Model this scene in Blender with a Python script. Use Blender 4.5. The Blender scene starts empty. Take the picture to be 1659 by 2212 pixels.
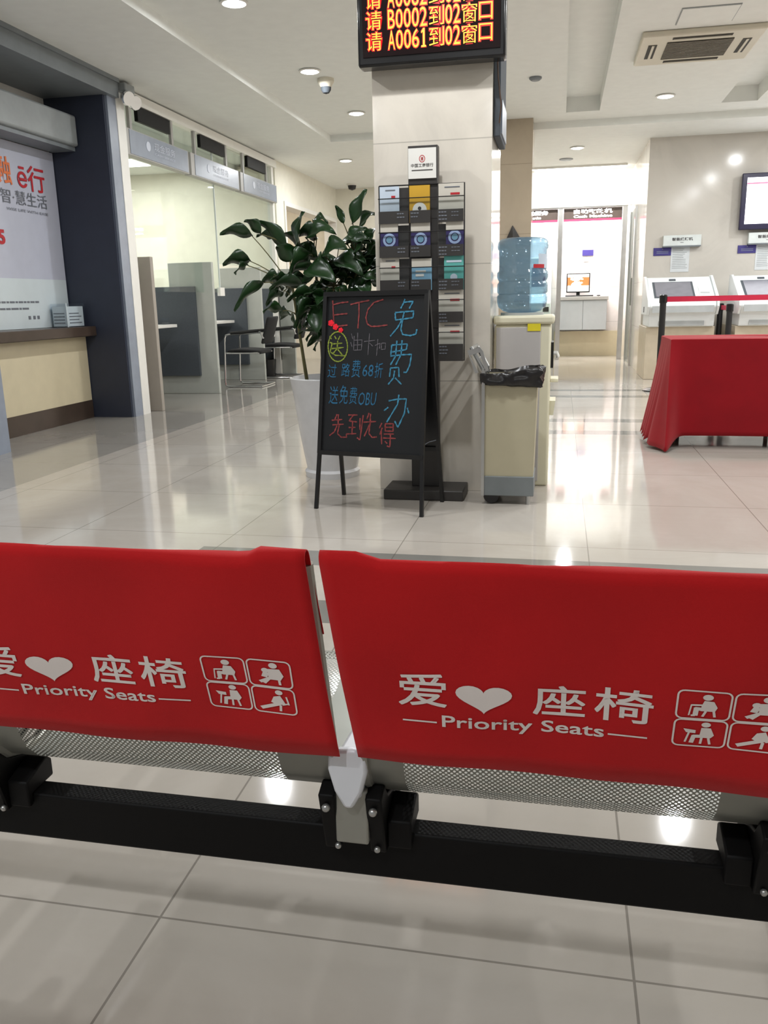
import bpy, math, random
from mathutils import Vector, Matrix

# ------------------------------------------------------------------ camera, world, exposure
SC = bpy.context.scene
COL = SC.collection
F_PX, W_PX, H_PX = 1816.94, 1659, 2212
CAM_H = 1.04
yaw, pitch, roll = math.radians(11.798), math.radians(14.083), math.radians(-1.196)
cam = bpy.data.cameras.new('camera')
cam.sensor_fit = 'VERTICAL'
cam.sensor_height = 36.0
cam.lens = F_PX / H_PX * 36.0
cam.clip_start = 0.02
cam.clip_end = 100
cam_ob = bpy.data.objects.new('camera', cam)
COL.objects.link(cam_ob)
R = (Matrix.Rotation(yaw, 4, 'Z') @ Matrix.Rotation(math.pi/2 - pitch, 4, 'X') @ Matrix.Rotation(roll, 4, 'Z'))
cam_ob.matrix_world = Matrix.Translation((0, 0, CAM_H)) @ R
SC.camera = cam_ob

SC.view_settings.view_transform = 'Standard'
SC.view_settings.look = 'None'
SC.view_settings.gamma = 1.0
SC.view_settings.use_curve_mapping = False
SC.view_settings.exposure = -0.05

world = bpy.data.worlds.new('world')
SC.world = world
world.use_nodes = True
world.node_tree.nodes['Background'].inputs['Color'].default_value = (0.92, 0.97, 1.0, 1)
WORLD_STRENGTH = 0.28
world.node_tree.nodes['Background'].inputs['Strength'].default_value = WORLD_STRENGTH

DOWNLIGHT_W = 27.0        # each recessed ceiling lamp
TROFFER_W = 38.0          # each fluorescent panel in the staff office
BOOTH_W = 60.0            # each lamp in the cash-machine room
LAMP_COLOUR = (0.965, 0.985, 1.0)

SC.cycles.use_denoising = True
SC.cycles.max_bounces = 8
SC.cycles.diffuse_bounces = 4
SC.cycles.glossy_bounces = 4
SC.cycles.transmission_bounces = 6
SC.cycles.transparent_max_bounces = 12
SC.cycles.sample_clamp_indirect = 6.0
SC.cycles.caustics_reflective = False
SC.cycles.caustics_refractive = False

rnd = random.Random(7)

# ------------------------------------------------------------------ materials
def lin(c):
    def f(u):
        u /= 255.0
        return u/12.92 if u <= 0.04045 else ((u+0.055)/1.055)**2.4
    return (f(c[0]), f(c[1]), f(c[2]), 1.0)

class NT:
    """small helper for node trees"""
    def __init__(self, m):
        self.t = m.node_tree
        self.bsdf = self.t.nodes['Principled BSDF']
        self.out = self.t.nodes['Material Output']
    def n(self, kind, **kw):
        nd = self.t.nodes.new(kind)
        for k, v in kw.items():
            setattr(nd, k, v)
        return nd
    def link(self, a, b):
        self.t.links.new(a, b)
    def math(self, op, a, b=None, c=None):
        nd = self.n('ShaderNodeMath', operation=op)
        for i, v in enumerate((a, b, c)):
            if v is None: continue
            if isinstance(v, (int, float)): nd.inputs[i].default_value = v
            else: self.link(v, nd.inputs[i])
        return nd.outputs[0]
    def xyz(self, kind='Object'):
        tc = self.n('ShaderNodeTexCoord')
        s = self.n('ShaderNodeSeparateXYZ')
        self.link(tc.outputs[kind], s.inputs[0])
        return tc.outputs[kind], s.outputs
    def inside(self, v, lo, hi):
        return self.math('MULTIPLY', self.math('GREATER_THAN', v, lo), self.math('LESS_THAN', v, hi))
    def joint(self, v, period, off, half):
        m = self.math('PINGPONG', self.math('SUBTRACT', v, off), period/2)
        return self.math('LESS_THAN', m, half)
    def mix(self, fac, a, b):
        nd = self.n('ShaderNodeMix', data_type='RGBA')
        for sock, v in ((nd.inputs[0], fac), (nd.inputs[6], a), (nd.inputs[7], b)):
            if isinstance(v, (int, float, tuple)): sock.default_value = v
            else: self.link(v, sock)
        return nd.outputs[2]
    def noise(self, vec, scale, detail=3, rough=0.5, dist=0.0):
        nd = self.n('ShaderNodeTexNoise')
        nd.inputs['Scale'].default_value = scale
        nd.inputs['Detail'].default_value = detail
        nd.inputs['Roughness'].default_value = rough
        nd.inputs['Distortion'].default_value = dist
        if vec is not None: self.link(vec, nd.inputs['Vector'])
        return nd.outputs['Fac']
    def ramp(self, fac, stops):
        nd = self.n('ShaderNodeValToRGB')
        el = nd.color_ramp.elements
        el[0].position, el[0].color = stops[0]
        el[1].position, el[1].color = stops[-1]
        for p, c in stops[1:-1]:
            e = el.new(p); e.color = c
        self.link(fac, nd.inputs[0])
        return nd.outputs[0]

MATS = {}
def mat(name, rgb, rough=0.5, metal=0.0, var=0.06, scale=9.0, bump=0.0, spec=None, emit=None, estr=0.0, coat=0.0):
    m = bpy.data.materials.new(name)
    m.use_nodes = True
    t = NT(m)
    c = lin(rgb)
    vec, _ = t.xyz()
    nz = t.noise(vec, scale)
    lo = tuple(max(0, x*(1-var)) for x in c[:3]) + (1,)
    hi = tuple(min(1, x*(1+var)) for x in c[:3]) + (1,)
    t.link(t.ramp(nz, [(0.3, lo), (0.7, hi)]), t.bsdf.inputs['Base Color'])
    t.bsdf.inputs['Roughness'].default_value = rough
    t.bsdf.inputs['Metallic'].default_value = metal
    if spec is not None: t.bsdf.inputs['Specular IOR Level'].default_value = spec
    if coat: t.bsdf.inputs['Coat Weight'].default_value = coat
    if bump:
        b = t.n('ShaderNodeBump')
        b.inputs['Strength'].default_value = bump
        b.inputs['Distance'].default_value = 0.01
        t.link(t.noise(vec, scale*6), b.inputs['Height'])
        t.link(b.outputs[0], t.bsdf.inputs['Normal'])
    if emit:
        t.bsdf.inputs['Emission Color'].default_value = lin(emit)
        t.bsdf.inputs['Emission Strength'].default_value = estr
    MATS[name] = m
    return m

def marble(name, rgb, rough, zoff=0.0, period=0.61, vx=None, vy=None, dark=0.72, veins=True):
    m = bpy.data.materials.new(name); m.use_nodes = True
    t = NT(m); vec, s = t.xyz()
    c = lin(rgb)
    n1 = t.noise(vec, 1.3, 6, 0.6, 1.2)
    n2 = t.noise(vec, 14, 4, 0.6)
    lo = tuple(x*0.87 for x in c[:3]) + (1,)
    hi = tuple(min(1, x*1.08) for x in c[:3]) + (1,)
    base = t.ramp(n1, [(0.35, lo), (0.5, c), (0.68, hi)])
    base = t.mix(t.math('MULTIPLY', n2, 0.10), base, lo)
    j = t.joint(s[2], period, zoff, 0.003)
    if vx: j = t.math('MAXIMUM', j, t.joint(s[0], vx[0], vx[1], 0.0025))
    if vy: j = t.math('MAXIMUM', j, t.joint(s[1], vy[0], vy[1], 0.0025))
    col = t.mix(t.math('MULTIPLY', j, 0.55), base, tuple(x*0.45 for x in c[:3]) + (1,))
    t.link(col, t.bsdf.inputs['Base Color'])
    t.bsdf.inputs['Roughness'].default_value = rough
    MATS[name] = m
    return m

def floor_material():
    m = bpy.data.materials.new('polished_floor_tile'); m.use_nodes = True
    t = NT(m); vec, s = t.xyz()
    x, y = s[0], s[1]
    n1 = t.noise(vec, 1.1, 6, 0.62, 1.0)
    mp = t.n('ShaderNodeMapping'); mp.inputs['Scale'].default_value = (1.0, 7.0, 1.0)
    t.link(vec, mp.inputs['Vector'])
    n2 = t.noise(mp.outputs[0], 3.2, 5, 0.6, 0.4)
    base = t.ramp(n1, [(0.3, lin((180, 172, 162))), (0.5, lin((188, 181, 172))), (0.7, lin((196, 190, 182)))])
    base = t.mix(t.math('MULTIPLY', n2, 0.28), base, lin((172, 163, 151)))
    grey = t.ramp(n1, [(0.3, lin((124, 122, 117))), (0.7, lin((136, 134, 129)))])
    # grey border stripes let into the pale field
    st = None
    for a, b in ((2.54, 2.75), (3.15, 3.35), (6.68, 6.88), (7.36, 7.56), (9.22, 9.42), (9.86, 10.06)):
        k = t.inside(y, a, b)
        st = k if st is None else t.math('MAXIMUM', st, k)
    st = t.math('MULTIPLY', st, t.inside(x, -1.52, 2.6))
    st = t.math('MAXIMUM', st, t.math('MULTIPLY', t.math('LESS_THAN', x, -3.19), 0.62))
    col = t.mix(st, base, grey)
    j = t.math('MAXIMUM', t.joint(x, 0.8, 0.144, 0.0022), t.joint(y, 0.8, 0.35, 0.0022))
    col = t.mix(t.math('MULTIPLY', j, 0.62), col, lin((92, 86, 78)))
    t.link(col, t.bsdf.inputs['Base Color'])
    t.bsdf.inputs['Roughness'].default_value = 0.075
    t.bsdf.inputs['Specular IOR Level'].default_value = 0.62
    b = t.n('ShaderNodeBump'); b.inputs['Strength'].default_value = 0.035; b.inputs['Distance'].default_value = 0.02
    t.link(t.noise(vec, 2.2, 2), b.inputs['Height'])
    t.link(b.outputs[0], t.bsdf.inputs['Normal'])
    return m

def glass(name, tint=(0.93, 0.97, 0.95), gloss=0.09):
    m = bpy.data.materials.new(name); m.use_nodes = True
    t = NT(m)
    tr = t.n('ShaderNodeBsdfTransparent'); tr.inputs[0].default_value = tint + (1,)
    gl = t.n('ShaderNodeBsdfGlossy'); gl.inputs['Roughness'].default_value = 0.02
    lw = t.n('ShaderNodeLayerWeight'); lw.inputs['Blend'].default_value = 0.5
    mx = t.n('ShaderNodeMixShader')
    t.link(t.math('MULTIPLY_ADD', t.math('POWER', lw.outputs['Facing'], 5.0), 0.7, gloss*0.35), mx.inputs[0])
    t.link(tr.outputs[0], mx.inputs[1]); t.link(gl.outputs[0], mx.inputs[2])
    t.link(mx.outputs[0], t.out.inputs['Surface'])
    MATS[name] = m
    return m

def bottle_material():
    m = bpy.data.materials.new('blue_water_bottle'); m.use_nodes = True
    t = NT(m)
    tr = t.n('ShaderNodeBsdfTransparent'); tr.inputs[0].default_value = (0.66, 0.82, 0.92, 1)
    df = t.n('ShaderNodeBsdfTranslucent'); df.inputs[0].default_value = lin((112, 150, 182))
    d2 = t.n('ShaderNodeBsdfDiffuse'); d2.inputs[0].default_value = lin((102, 138, 168))
    a = t.n('ShaderNodeAddShader')
    mx0 = t.n('ShaderNodeMixShader'); mx0.inputs[0].default_value = 0.5
    t.link(df.outputs[0], mx0.inputs[1]); t.link(d2.outputs[0], mx0.inputs[2])
    mx = t.n('ShaderNodeMixShader')
    vec, s = t.xyz()
    t.link(t.math('MULTIPLY_ADD', t.noise(vec, 2), 0.04, 0.30), mx.inputs[0])
    t.link(tr.outputs[0], mx.inputs[1]); t.link(mx0.outputs[0], mx.inputs[2])
    gl = t.n('ShaderNodeBsdfGlossy'); gl.inputs['Roughness'].default_value = 0.08
    lw = t.n('ShaderNodeLayerWeight'); lw.inputs['Blend'].default_value = 0.5
    mx2 = t.n('ShaderNodeMixShader')
    t.link(t.math('MULTIPLY_ADD', t.math('POWER', lw.outputs['Facing'], 3.0), 0.6, 0.06), mx2.inputs[0]); t.link(mx.outputs[0], mx2.inputs[1]); t.link(gl.outputs[0], mx2.inputs[2])
    t.link(mx2.outputs[0], t.out.inputs['Surface'])
    return m

def perforated():
    """silver sheet steel punched with a staggered field of round holes; UV is in metres"""
    m = bpy.data.materials.new('perforated_steel'); m.use_nodes = True
    t = NT(m)
    uv = t.n('ShaderNodeUVMap'); uv.uv_map = 'UVMap'
    s = t.n('ShaderNodeSeparateXYZ'); t.link(uv.outputs[0], s.inputs[0])
    P, Q, RAD = 0.0078, 0.0086, 0.0019
    def grid(ox, oy):
        a = t.math('SUBTRACT', t.math('FRACT', t.math('ADD', t.math('DIVIDE', s.outputs[0], P), ox)), 0.5)
        b = t.math('SUBTRACT', t.math('FRACT', t.math('ADD', t.math('DIVIDE', s.outputs[1], Q), oy)), 0.5)
        a = t.math('MULTIPLY', a, P); b = t.math('MULTIPLY', b, Q)
        d = t.math('SQRT', t.math('ADD', t.math('MULTIPLY', a, a), t.math('MULTIPLY', b, b)))
        return t.math('LESS_THAN', d, RAD)
    hole = t.math('MAXIMUM', grid(0, 0), grid(0.5, 0.5))
    hole = t.math('MULTIPLY', hole, t.inside(s.outputs[0], 0.055, 0.465))
    hole = t.math('MULTIPLY', hole, t.inside(s.outputs[1], 0.02, 0.86))
    t.bsdf.inputs['Base Color'].default_value = lin((146, 147, 140))
    t.bsdf.inputs['Metallic'].default_value = 0.55
    t.bsdf.inputs['Roughness'].default_value = 0.38
    tr = t.n('ShaderNodeBsdfTransparent')
    mx = t.n('ShaderNodeMixShader')
    t.link(hole, mx.inputs[0]); t.link(t.bsdf.outputs[0], mx.inputs[1]); t.link(tr.outputs[0], mx.inputs[2])
    t.link(mx.outputs[0], t.out.inputs['Surface'])
    return m

def fabric(name, rgb, rough=0.8, weave=900):
    m = bpy.data.materials.new(name); m.use_nodes = True
    t = NT(m); vec, s = t.xyz()
    c = lin(rgb)
    n = t.noise(vec, 5, 4)
    t.link(t.ramp(n, [(0.3, tuple(x*0.9 for x in c[:3]) + (1,)), (0.7, tuple(x*1.08 for x in c[:3]) + (1,))]), t.bsdf.inputs['Base Color'])
    t.bsdf.inputs['Roughness'].default_value = rough
    t.bsdf.inputs['Specular IOR Level'].default_value = 0.2
    t.bsdf.inputs['Sheen Weight'].default_value = 0.25
    t.bsdf.inputs['Sheen Tint'].default_value = (1, 0.35, 0.35, 1)
    b = t.n('ShaderNodeBump'); b.inputs['Strength'].default_value = 0.15; b.inputs['Distance'].default_value = 0.002
    t.link(t.noise(vec, weave, 1), b.inputs['Height']); t.link(b.outputs[0], t.bsdf.inputs['Normal'])
    return m

def screen_material(name, top, mid, strength):
    """lit monitor picture: pale with a warm orange band, as on the terminals"""
    m = bpy.data.materials.new(name); m.use_nodes = True
    t = NT(m); vec, s = t.xyz('Generated')
    n = t.noise(vec, 4.5, 3)
    band = t.inside(s[2], 0.34, 0.82)
    blob = t.math('GREATER_THAN', t.math('ADD', n, t.math('MULTIPLY', t.math('ABSOLUTE', t.math('SUBTRACT', s[0], 0.42)), 0.9)), 0.72)
    col = t.mix(t.math('MULTIPLY', band, blob), lin(top), lin(mid))
    t.link(col, t.bsdf.inputs['Emission Color'])
    t.bsdf.inputs['Emission Strength'].default_value = strength
    t.bsdf.inputs['Base Color'].default_value = (0.02, 0.02, 0.02, 1)
    return m

M = dict(
    floor=floor_material(),
    ceil=mat('ceiling_paint', (236, 238, 234), 0.7, var=0.02),
    wallpaint=mat('cream_wall_paint', (230, 226, 212), 0.45, var=0.03),
    white=mat('white_paint', (232, 230, 224), 0.35, var=0.02),
    marble=marble('cream_marble', (228, 220, 207), 0.10, 0.0, 0.61),
    marble_k=marble('cream_marble_tiles', (240, 234, 224), 0.12, 0.0, 0.61, vx=(1.2, 0.3), vy=(1.2, 0.22)),
    marble_d=marble('beige_marble_column', (176, 162, 142), 0.12, 0.2, 0.8),
    booth=marble('white_booth_tiles', (220, 214, 212), 0.2, 0.0, 0.6, vx=(0.6, 0.1)),
    red=fabric('red_seat_fabric', (197, 24, 28)),
    cloth=fabric('crimson_tablecloth', (138, 8, 22), 0.75),
    print=mat('white_print', (242, 232, 227), 0.7, var=0.05),
    perf=perforated(),
    silver=mat('silver_painted_steel', (168, 168, 160), 0.38, 0.55),
    chrome=mat('polished_chrome', (215, 217, 220), 0.14, 1.0, var=0.03),
    alu=mat('brushed_aluminium', (190, 190, 188), 0.3, 0.85),
    lightalu=mat('pale_ribbed_aluminium', (236, 238, 244), 0.4, 0.1),
    black=mat('black_powder_coat', (24, 23, 24), 0.42, var=0.1),
    jet=mat('black_beam_paint', (12, 11, 11), 0.55, var=0.1, spec=0.2),
    blackgloss=mat('black_plastic', (18, 18, 20), 0.25, var=0.1),
    blackmatte=mat('black_mesh_fabric', (13, 13, 14), 0.9, bump=0.2, scale=40),
    slate=mat('chalkboard_slate', (24, 25, 28), 0.42, var=0.15, scale=4),
    navy=mat('navy_panel', (48, 53, 68), 0.5, var=0.05),
    greymetal=mat('grey_metal_panel', (118, 124, 128), 0.45, 0.1),
    shutter=mat('grey_shutter_box', (150, 155, 156), 0.5),
    signgrey=mat('grey_sign_face', (138, 146, 160), 0.3),
    signedge=mat('grey_sign_edge', (168, 166, 162), 0.4),
    signtext=mat('pale_sign_lettering', (196, 202, 216), 0.4),
    darkwood=mat('dark_brown_wood', (66, 54, 46), 0.3, var=0.2, scale=5),
    beige=mat('beige_laminate', (206, 194, 164), 0.45, var=0.03),
    divider=mat('light_grey_laminate', (176, 179, 172), 0.5, var=0.03),
    taupe=mat('taupe_laminate', (160, 152, 142), 0.5, var=0.03),
    darkpanel=mat('charcoal_fabric_panel', (72, 78, 84), 0.8, bump=0.1, scale=60),
    poster=mat('white_poster_print', (190, 193, 208), 0.4, var=0.02),
    posterpale=mat('pale_poster_strip', (208, 218, 222), 0.4, var=0.02),
    orange=mat('orange_print', (226, 120, 70), 0.5),
    redprint=mat('red_print', (186, 34, 44), 0.5),
    greyprint=mat('grey_print', (110, 114, 122), 0.5),
    darkprint=mat('dark_print', (60, 58, 58), 0.6),
    acrylic=glass('clear_acrylic', (0.93, 0.95, 0.97), 0.12),
    glass=glass('clear_glass'),
    woodwarm=mat('warm_wood', (150, 112, 70), 0.4, var=0.2, scale=4),
    wooddark=mat('dark_door_wood', (78, 58, 44), 0.4, var=0.2, scale=4),
    leaf=mat('glossy_green_leaf', (27, 56, 24), 0.32, var=0.35, scale=6),
    stem=mat('green_brown_stem', (92, 88, 52), 0.6, var=0.25),
    soil=mat('dark_soil', (40, 34, 28), 0.95, bump=0.5, scale=30),
    pot=mat('white_glazed_pot', (214, 214, 216), 0.25),
    cream=mat('cream_plastic', (224, 219, 194), 0.4, var=0.02),
    backgrey=mat('grey_back_panel', (186, 182, 180), 0.5, var=0.02),
    yellow=mat('yellow_sticker', (226, 210, 40), 0.5),
    bottle=bottle_material(),
    binbeige=mat('beige_bin_steel', (182, 174, 148), 0.45, var=0.03),
    bingrey=mat('grey_bin_base', (120, 126, 128), 0.45),
    bag=mat('black_bin_liner', (30, 27, 27), 0.28, var=0.2),
    kiosk=mat('white_kiosk_shell', (226, 230, 230), 0.3, var=0.02),
    kioskgrey=mat('grey_kiosk_trim', (172, 176, 176), 0.4),
    kioskscreen=mat('grey_kiosk_screen', (122, 122, 130), 0.15),
    pedestal=mat('beige_pedestal', (196, 184, 162), 0.3),
    belt=mat('red_belt_webbing', (196, 24, 62), 0.6),
    signwhite=mat('white_sign_box', (214, 220, 218), 0.4),
    paper=mat('white_paper_notice', (212, 216, 218), 0.6),
    blue=mat('blue_plaque', (62, 54, 126), 0.4),
    tvframe=mat('dark_tv_bezel', (42, 38, 66), 0.25),
    tvscreen=mat('lit_tv_screen', (240, 240, 245), 0.3, emit=(250, 250, 255), estr=2.6),
    tvbar=mat('lit_tv_red_line', (220, 120, 150), 0.3, emit=(225, 120, 150), estr=0.9),
    ledface=mat('led_panel_face', (22, 8, 12), 0.12),
    ledglow=mat('led_red_halo', (120, 10, 10), 0.5, emit=(255, 24, 30), estr=0.85),
    ledtext=mat('led_amber_text', (255, 170, 50), 0.5, emit=(255, 172, 52), estr=1.3),
    acpanel=mat('ivory_air_conditioner', (214, 208, 190), 0.45, var=0.02),
    acdark=mat('dark_vent', (52, 49, 42), 0.7),
    acslat=mat('grille_slat', (116, 110, 96), 0.6),
    lamp=mat('lamp_lens', (255, 255, 255), 0.4, emit=(250, 252, 255), estr=14.0),
    troffer=mat('fluorescent_lens', (255, 255, 255), 0.4, emit=(255, 255, 248), estr=6.0),
    headerdark=mat('dark_header_board', (92, 80, 74), 0.5),
    headerlit=mat('lit_header_lettering', (255, 255, 255), 0.4, emit=(255, 255, 255), estr=5.0),
    headerred=mat('pink_red_header_strip', (226, 74, 116), 0.5, emit=(226, 74, 116), estr=0.25),
    cabinet=mat('grey_wall_cabinet', (176, 180, 182), 0.5, var=0.02),
    chalkred=mat('red_chalk', (142, 62, 62), 0.9, var=0.3, scale=60),
    chalkblue=mat('blue_chalk', (64, 136, 168), 0.9, var=0.3, scale=60),
    chalkdeep=mat('deep_blue_chalk', (44, 104, 140), 0.9, var=0.3, scale=60),
    chalkgreen=mat('green_chalk', (136, 150, 58), 0.9, var=0.3, scale=60),
    chalkgrey=mat('grey_chalk', (104, 100, 106), 0.9, var=0.3, scale=60),
    neon=mat('bright_red_flower', (248, 24, 48), 0.6),
    gold=mat('gold_brochure', (206, 160, 44), 0.5),
    leaflet=mat('cream_leaflet', (208, 202, 190), 0.5),
    leafletblue=mat('pale_blue_leaflet', (200, 212, 226), 0.5),
    violet=mat('violet_leaflet', (58, 48, 104), 0.4),
    sky=mat('pale_blue_print', (176, 196, 236), 0.5),
    teal=mat('teal_leaflet', (96, 178, 170), 0.5),
    cyan=mat('sky_blue_leaflet', (130, 176, 204), 0.5),
    clearplastic=glass('clear_pocket_plastic', (0.92, 0.93, 0.93), 0.05),
    standblack=mat('charcoal_rack_steel', (52, 49, 47), 0.45),
)
M['scr'] = screen_material('booth_monitor_picture', (255, 252, 240), (232, 120, 52), 2.0)

# ------------------------------------------------------------------ mesh building
ORG = {}
def V(*a): return Vector(a)

class MB:
    """collects shapes (in room coordinates) and links them as ONE mesh object"""
    def __init__(s):
        s.v = []; s.f = []; s.uv = None
    def add(s, vs, fs):
        o = len(s.v)
        s.v += [Vector(p) for p in vs]
        s.f += [tuple(i+o for i in f) for f in fs]
        return s
    def box(s, x0, x1, y0, y1, z0, z1):
        vs = [(x, y, z) for z in (z0, z1) for y in (y0, y1) for x in (x0, x1)]
        return s.add(vs, [(0, 2, 3, 1), (4, 5, 7, 6), (0, 1, 5, 4), (2, 6, 7, 3), (0, 4, 6, 2), (1, 3, 7, 5)])
    def prism(s, poly, axis, a, b):
        """poly: 2D points in the two other axes (cyclic order x,y,z without axis)"""
        def p3(p, w):
            if axis == 'x': return (w, p[0], p[1])
            if axis == 'y': return (p[0], w, p[1])
            return (p[0], p[1], w)
        n = len(poly)
        vs = [p3(p, a) for p in poly] + [p3(p, b) for p in poly]
        fs = [tuple(range(n))[::-1], tuple(range(n, 2*n))]
        fs += [(i, (i+1) % n, n+(i+1) % n, n+i) for i in range(n)]
        return s.add(vs, fs)
    def lathe(s, prof, c=(0, 0, 0), seg=24, axis=(0, 0, 1), cap=True):
        az = Vector(axis).normalized()
        ax = az.orthogonal().normalized(); ay = az.cross(ax)
        c = Vector(c); vs = []; fs = []
        for r, z in prof:
            for i in range(seg):
                a = 2*math.pi*i/seg
                vs.append(c + az*z + (ax*math.cos(a) + ay*math.sin(a))*max(r, 1e-5))
        for j in range(len(prof)-1):
            for i in range(seg):
                k = (i+1) % seg
                fs.append((j*seg+i, j*seg+k, (j+1)*seg+k, (j+1)*seg+i))
        if cap:
            fs.append(tuple(range(seg))[::-1])
            fs.append(tuple(range((len(prof)-1)*seg, len(prof)*seg)))
        return s.add(vs, fs)
    def cyl(s, a, b, r, seg=16, r2=None):
        a = Vector(a); b = Vector(b); d = b-a
        return s.lathe([(r, 0), (r if r2 is None else r2, d.length)], a, seg, d)
    def tube(s, pts, r, seg=8):
        pts = [Vector(p) for p in pts]
        rs = r if isinstance(r, (list, tuple)) else [r]*len(pts)
        vs = []; fs = []
        nrm = None
        for i, p in enumerate(pts):
            d = (pts[min(i+1, len(pts)-1)] - pts[max(i-1, 0)]).normalized()
            if nrm is None: nrm = d.orthogonal().normalized()
            nrm = (nrm - d*nrm.dot(d)).normalized()
            bn = d.cross(nrm)
            for k in range(seg):
                a = 2*math.pi*k/seg
                vs.append(p + (nrm*math.cos(a) + bn*math.sin(a))*rs[i])
        for i in range(len(pts)-1):
            for k in range(seg):
                q = (k+1) % seg
                fs.append((i*seg+k, i*seg+q, (i+1)*seg+q, (i+1)*seg+k))
        fs.append(tuple(range(seg))[::-1]); fs.append(tuple(range((len(pts)-1)*seg, len(pts)*seg)))
        return s.add(vs, fs)
    def grid(s, rows, closed=False):
        n = len(rows[0]); vs = [p for r in rows for p in r]; fs = []
        for j in range(len(rows)-1):
            for i in range(n if closed else n-1):
                k = (i+1) % n
                fs.append((j*n+i, j*n+k, (j+1)*n+k, (j+1)*n+i))
        return s.add(vs, fs)
    def ball(s, c, r, seg=14, sz=1.0):
        prof = [(r*math.sin(math.pi*i/8), -r*sz*math.cos(math.pi*i/8)) for i in range(9)]
        return s.lathe(prof, c, seg, cap=False)
    def ribbon(s, pts, o, ex, ey, w, n, taper=True):
        """flat brush stroke through 2D pts laid on a plane"""
        P = [Vector(p) for p in pts]
        L = []; Rr = []
        for i, p in enumerate(P):
            d = (P[min(i+1, len(P)-1)] - P[max(i-1, 0)])
            d = d.normalized() if d.length else Vector((1, 0))
            q = Vector((-d.y, d.x))*w*(0.5 if not taper else 0.5*(0.75+0.25*math.sin(i*2.1+1)))
            L.append(p+q); Rr.append(p-q)
        f3 = lambda p: o + ex*p.x + ey*p.y + n
        vs = [f3(p) for p in L] + [f3(p) for p in Rr]
        k = len(P)
        return s.add(vs, [(i, i+1, k+i+1, k+i) for i in range(k-1)])
    def text(s, body, o, ex, ey, w=None, h=None, n=None, shear=0.0, bold=0.0, centre=False, res=3):
        """writing fitted into a w x h box whose lower corner is o"""
        c = bpy.data.curves.new('t', 'FONT'); c.body = body; c.resolution_u = res; c.shear = shear; c.offset = bold
        ob = bpy.data.objects.new('t', c); COL.objects.link(ob)
        dg = bpy.context.evaluated_depsgraph_get()
        me = bpy.data.meshes.new_from_object(ob.evaluated_get(dg))
        xs = [v.co.x for v in me.vertices]; ys = [v.co.y for v in me.vertices]
        x0, x1, y0, y1 = min(xs), max(xs), min(ys), max(ys)
        sx = w/(x1-x0) if w else None; sy = h/(y1-y0) if h else None
        sx = sx or sy; sy = sy or sx
        off = -0.5*(x1-x0)*sx if centre else 0
        n = n if n is not None else Vector((0, 0, 0))
        s.add([o + ex*((v.co.x-x0)*sx+off) + ey*((v.co.y-y0)*sy) + n for v in me.vertices], [tuple(p.vertices) for p in me.polygons])
        bpy.data.objects.remove(ob); bpy.data.meshes.remove(me); bpy.data.curves.remove(c)
        return s
    def build(s, name, material, parent=None, bevel=0.0, smooth=30, local=False, solid=0.0, subsurf=0):
        me = bpy.data.meshes.new(name)
        org = Vector((0, 0, 0))
        if parent is not None and not local: org = ORG[parent.name]
        me.from_pydata([p-org for p in s.v], [], s.f)
        me.materials.append(material)
        if smooth:
            for p in me.polygons: p.use_smooth = True
            me.set_sharp_from_angle(angle=math.radians(smooth))
        if s.uv:
            uvl = me.uv_layers.new(name='UVMap')
            for lp in me.loops: uvl.data[lp.index].uv = s.uv[lp.vertex_index]
        me.update()
        o = bpy.data.objects.new(name, me); COL.objects.link(o)
        if parent is not None:
            o.parent = parent
            ORG[o.name] = ORG[parent.name].copy() if not local else Vector((0, 0, 0))
        else:
            ORG[o.name] = Vector((0, 0, 0))
        if solid:
            md = o.modifiers.new('solid', 'SOLIDIFY'); md.thickness = solid; md.offset = 0
        if bevel:
            md = o.modifiers.new('bevel', 'BEVEL'); md.width = bevel; md.segments = 2; md.limit_method = 'ANGLE'
        if subsurf:
            md = o.modifiers.new('sub', 'SUBSURF'); md.levels = subsurf; md.render_levels = subsurf
        return o

def tag(o, label, cat, group=None, kind=None):
    o['label'] = label; o['category'] = cat
    if group: o['group'] = group
    if kind: o['kind'] = kind
    return o

def thing(name, label, cat, loc=(0, 0, 0), rz=0.0, group=None):
    o = bpy.data.objects.new(name, None); COL.objects.link(o)
    o.empty_display_size = 0.1
    o.location = loc; o.rotation_euler = (0, 0, rz)
    ORG[o.name] = Vector(loc)
    return tag(o, label, cat, group)

def dup(root, loc, rz, label, group=None):
    """a copy of a thing with its parts and their sub-parts"""
    def kids(o): return [c for c in bpy.data.objects if c.parent == o]
    r = root.copy(); COL.objects.link(r); r.location = loc; r.rotation_euler = (0, 0, rz)
    r['label'] = label
    if group: r['group'] = group
    for ch in kids(root):
        c = ch.copy(); COL.objects.link(c); c.parent = r
        for g in kids(ch):
            d = g.copy(); COL.objects.link(d); d.parent = c
    return r

def struct(name, mb, material, label=None, parent=None, cat='structure', **kw):
    o = mb.build(name, material, parent, **kw)
    if parent is None:
        o['kind'] = 'structure'; o['label'] = label or name.replace('_', ' '); o['category'] = cat
    return o

X, Y, Z = V(1, 0, 0), V(0, 1, 0), V(0, 0, 1)

# ================================================================== the room
CZ, SZ = 3.10, 3.02                       # centre ceiling and lower surround
struct('floor', MB().box(-8, 7.5, -4, 17, -0.12, 0.0), M['floor'], 'glossy pale tiled bank floor with grey border stripes', cat='floor', smooth=0)

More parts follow.
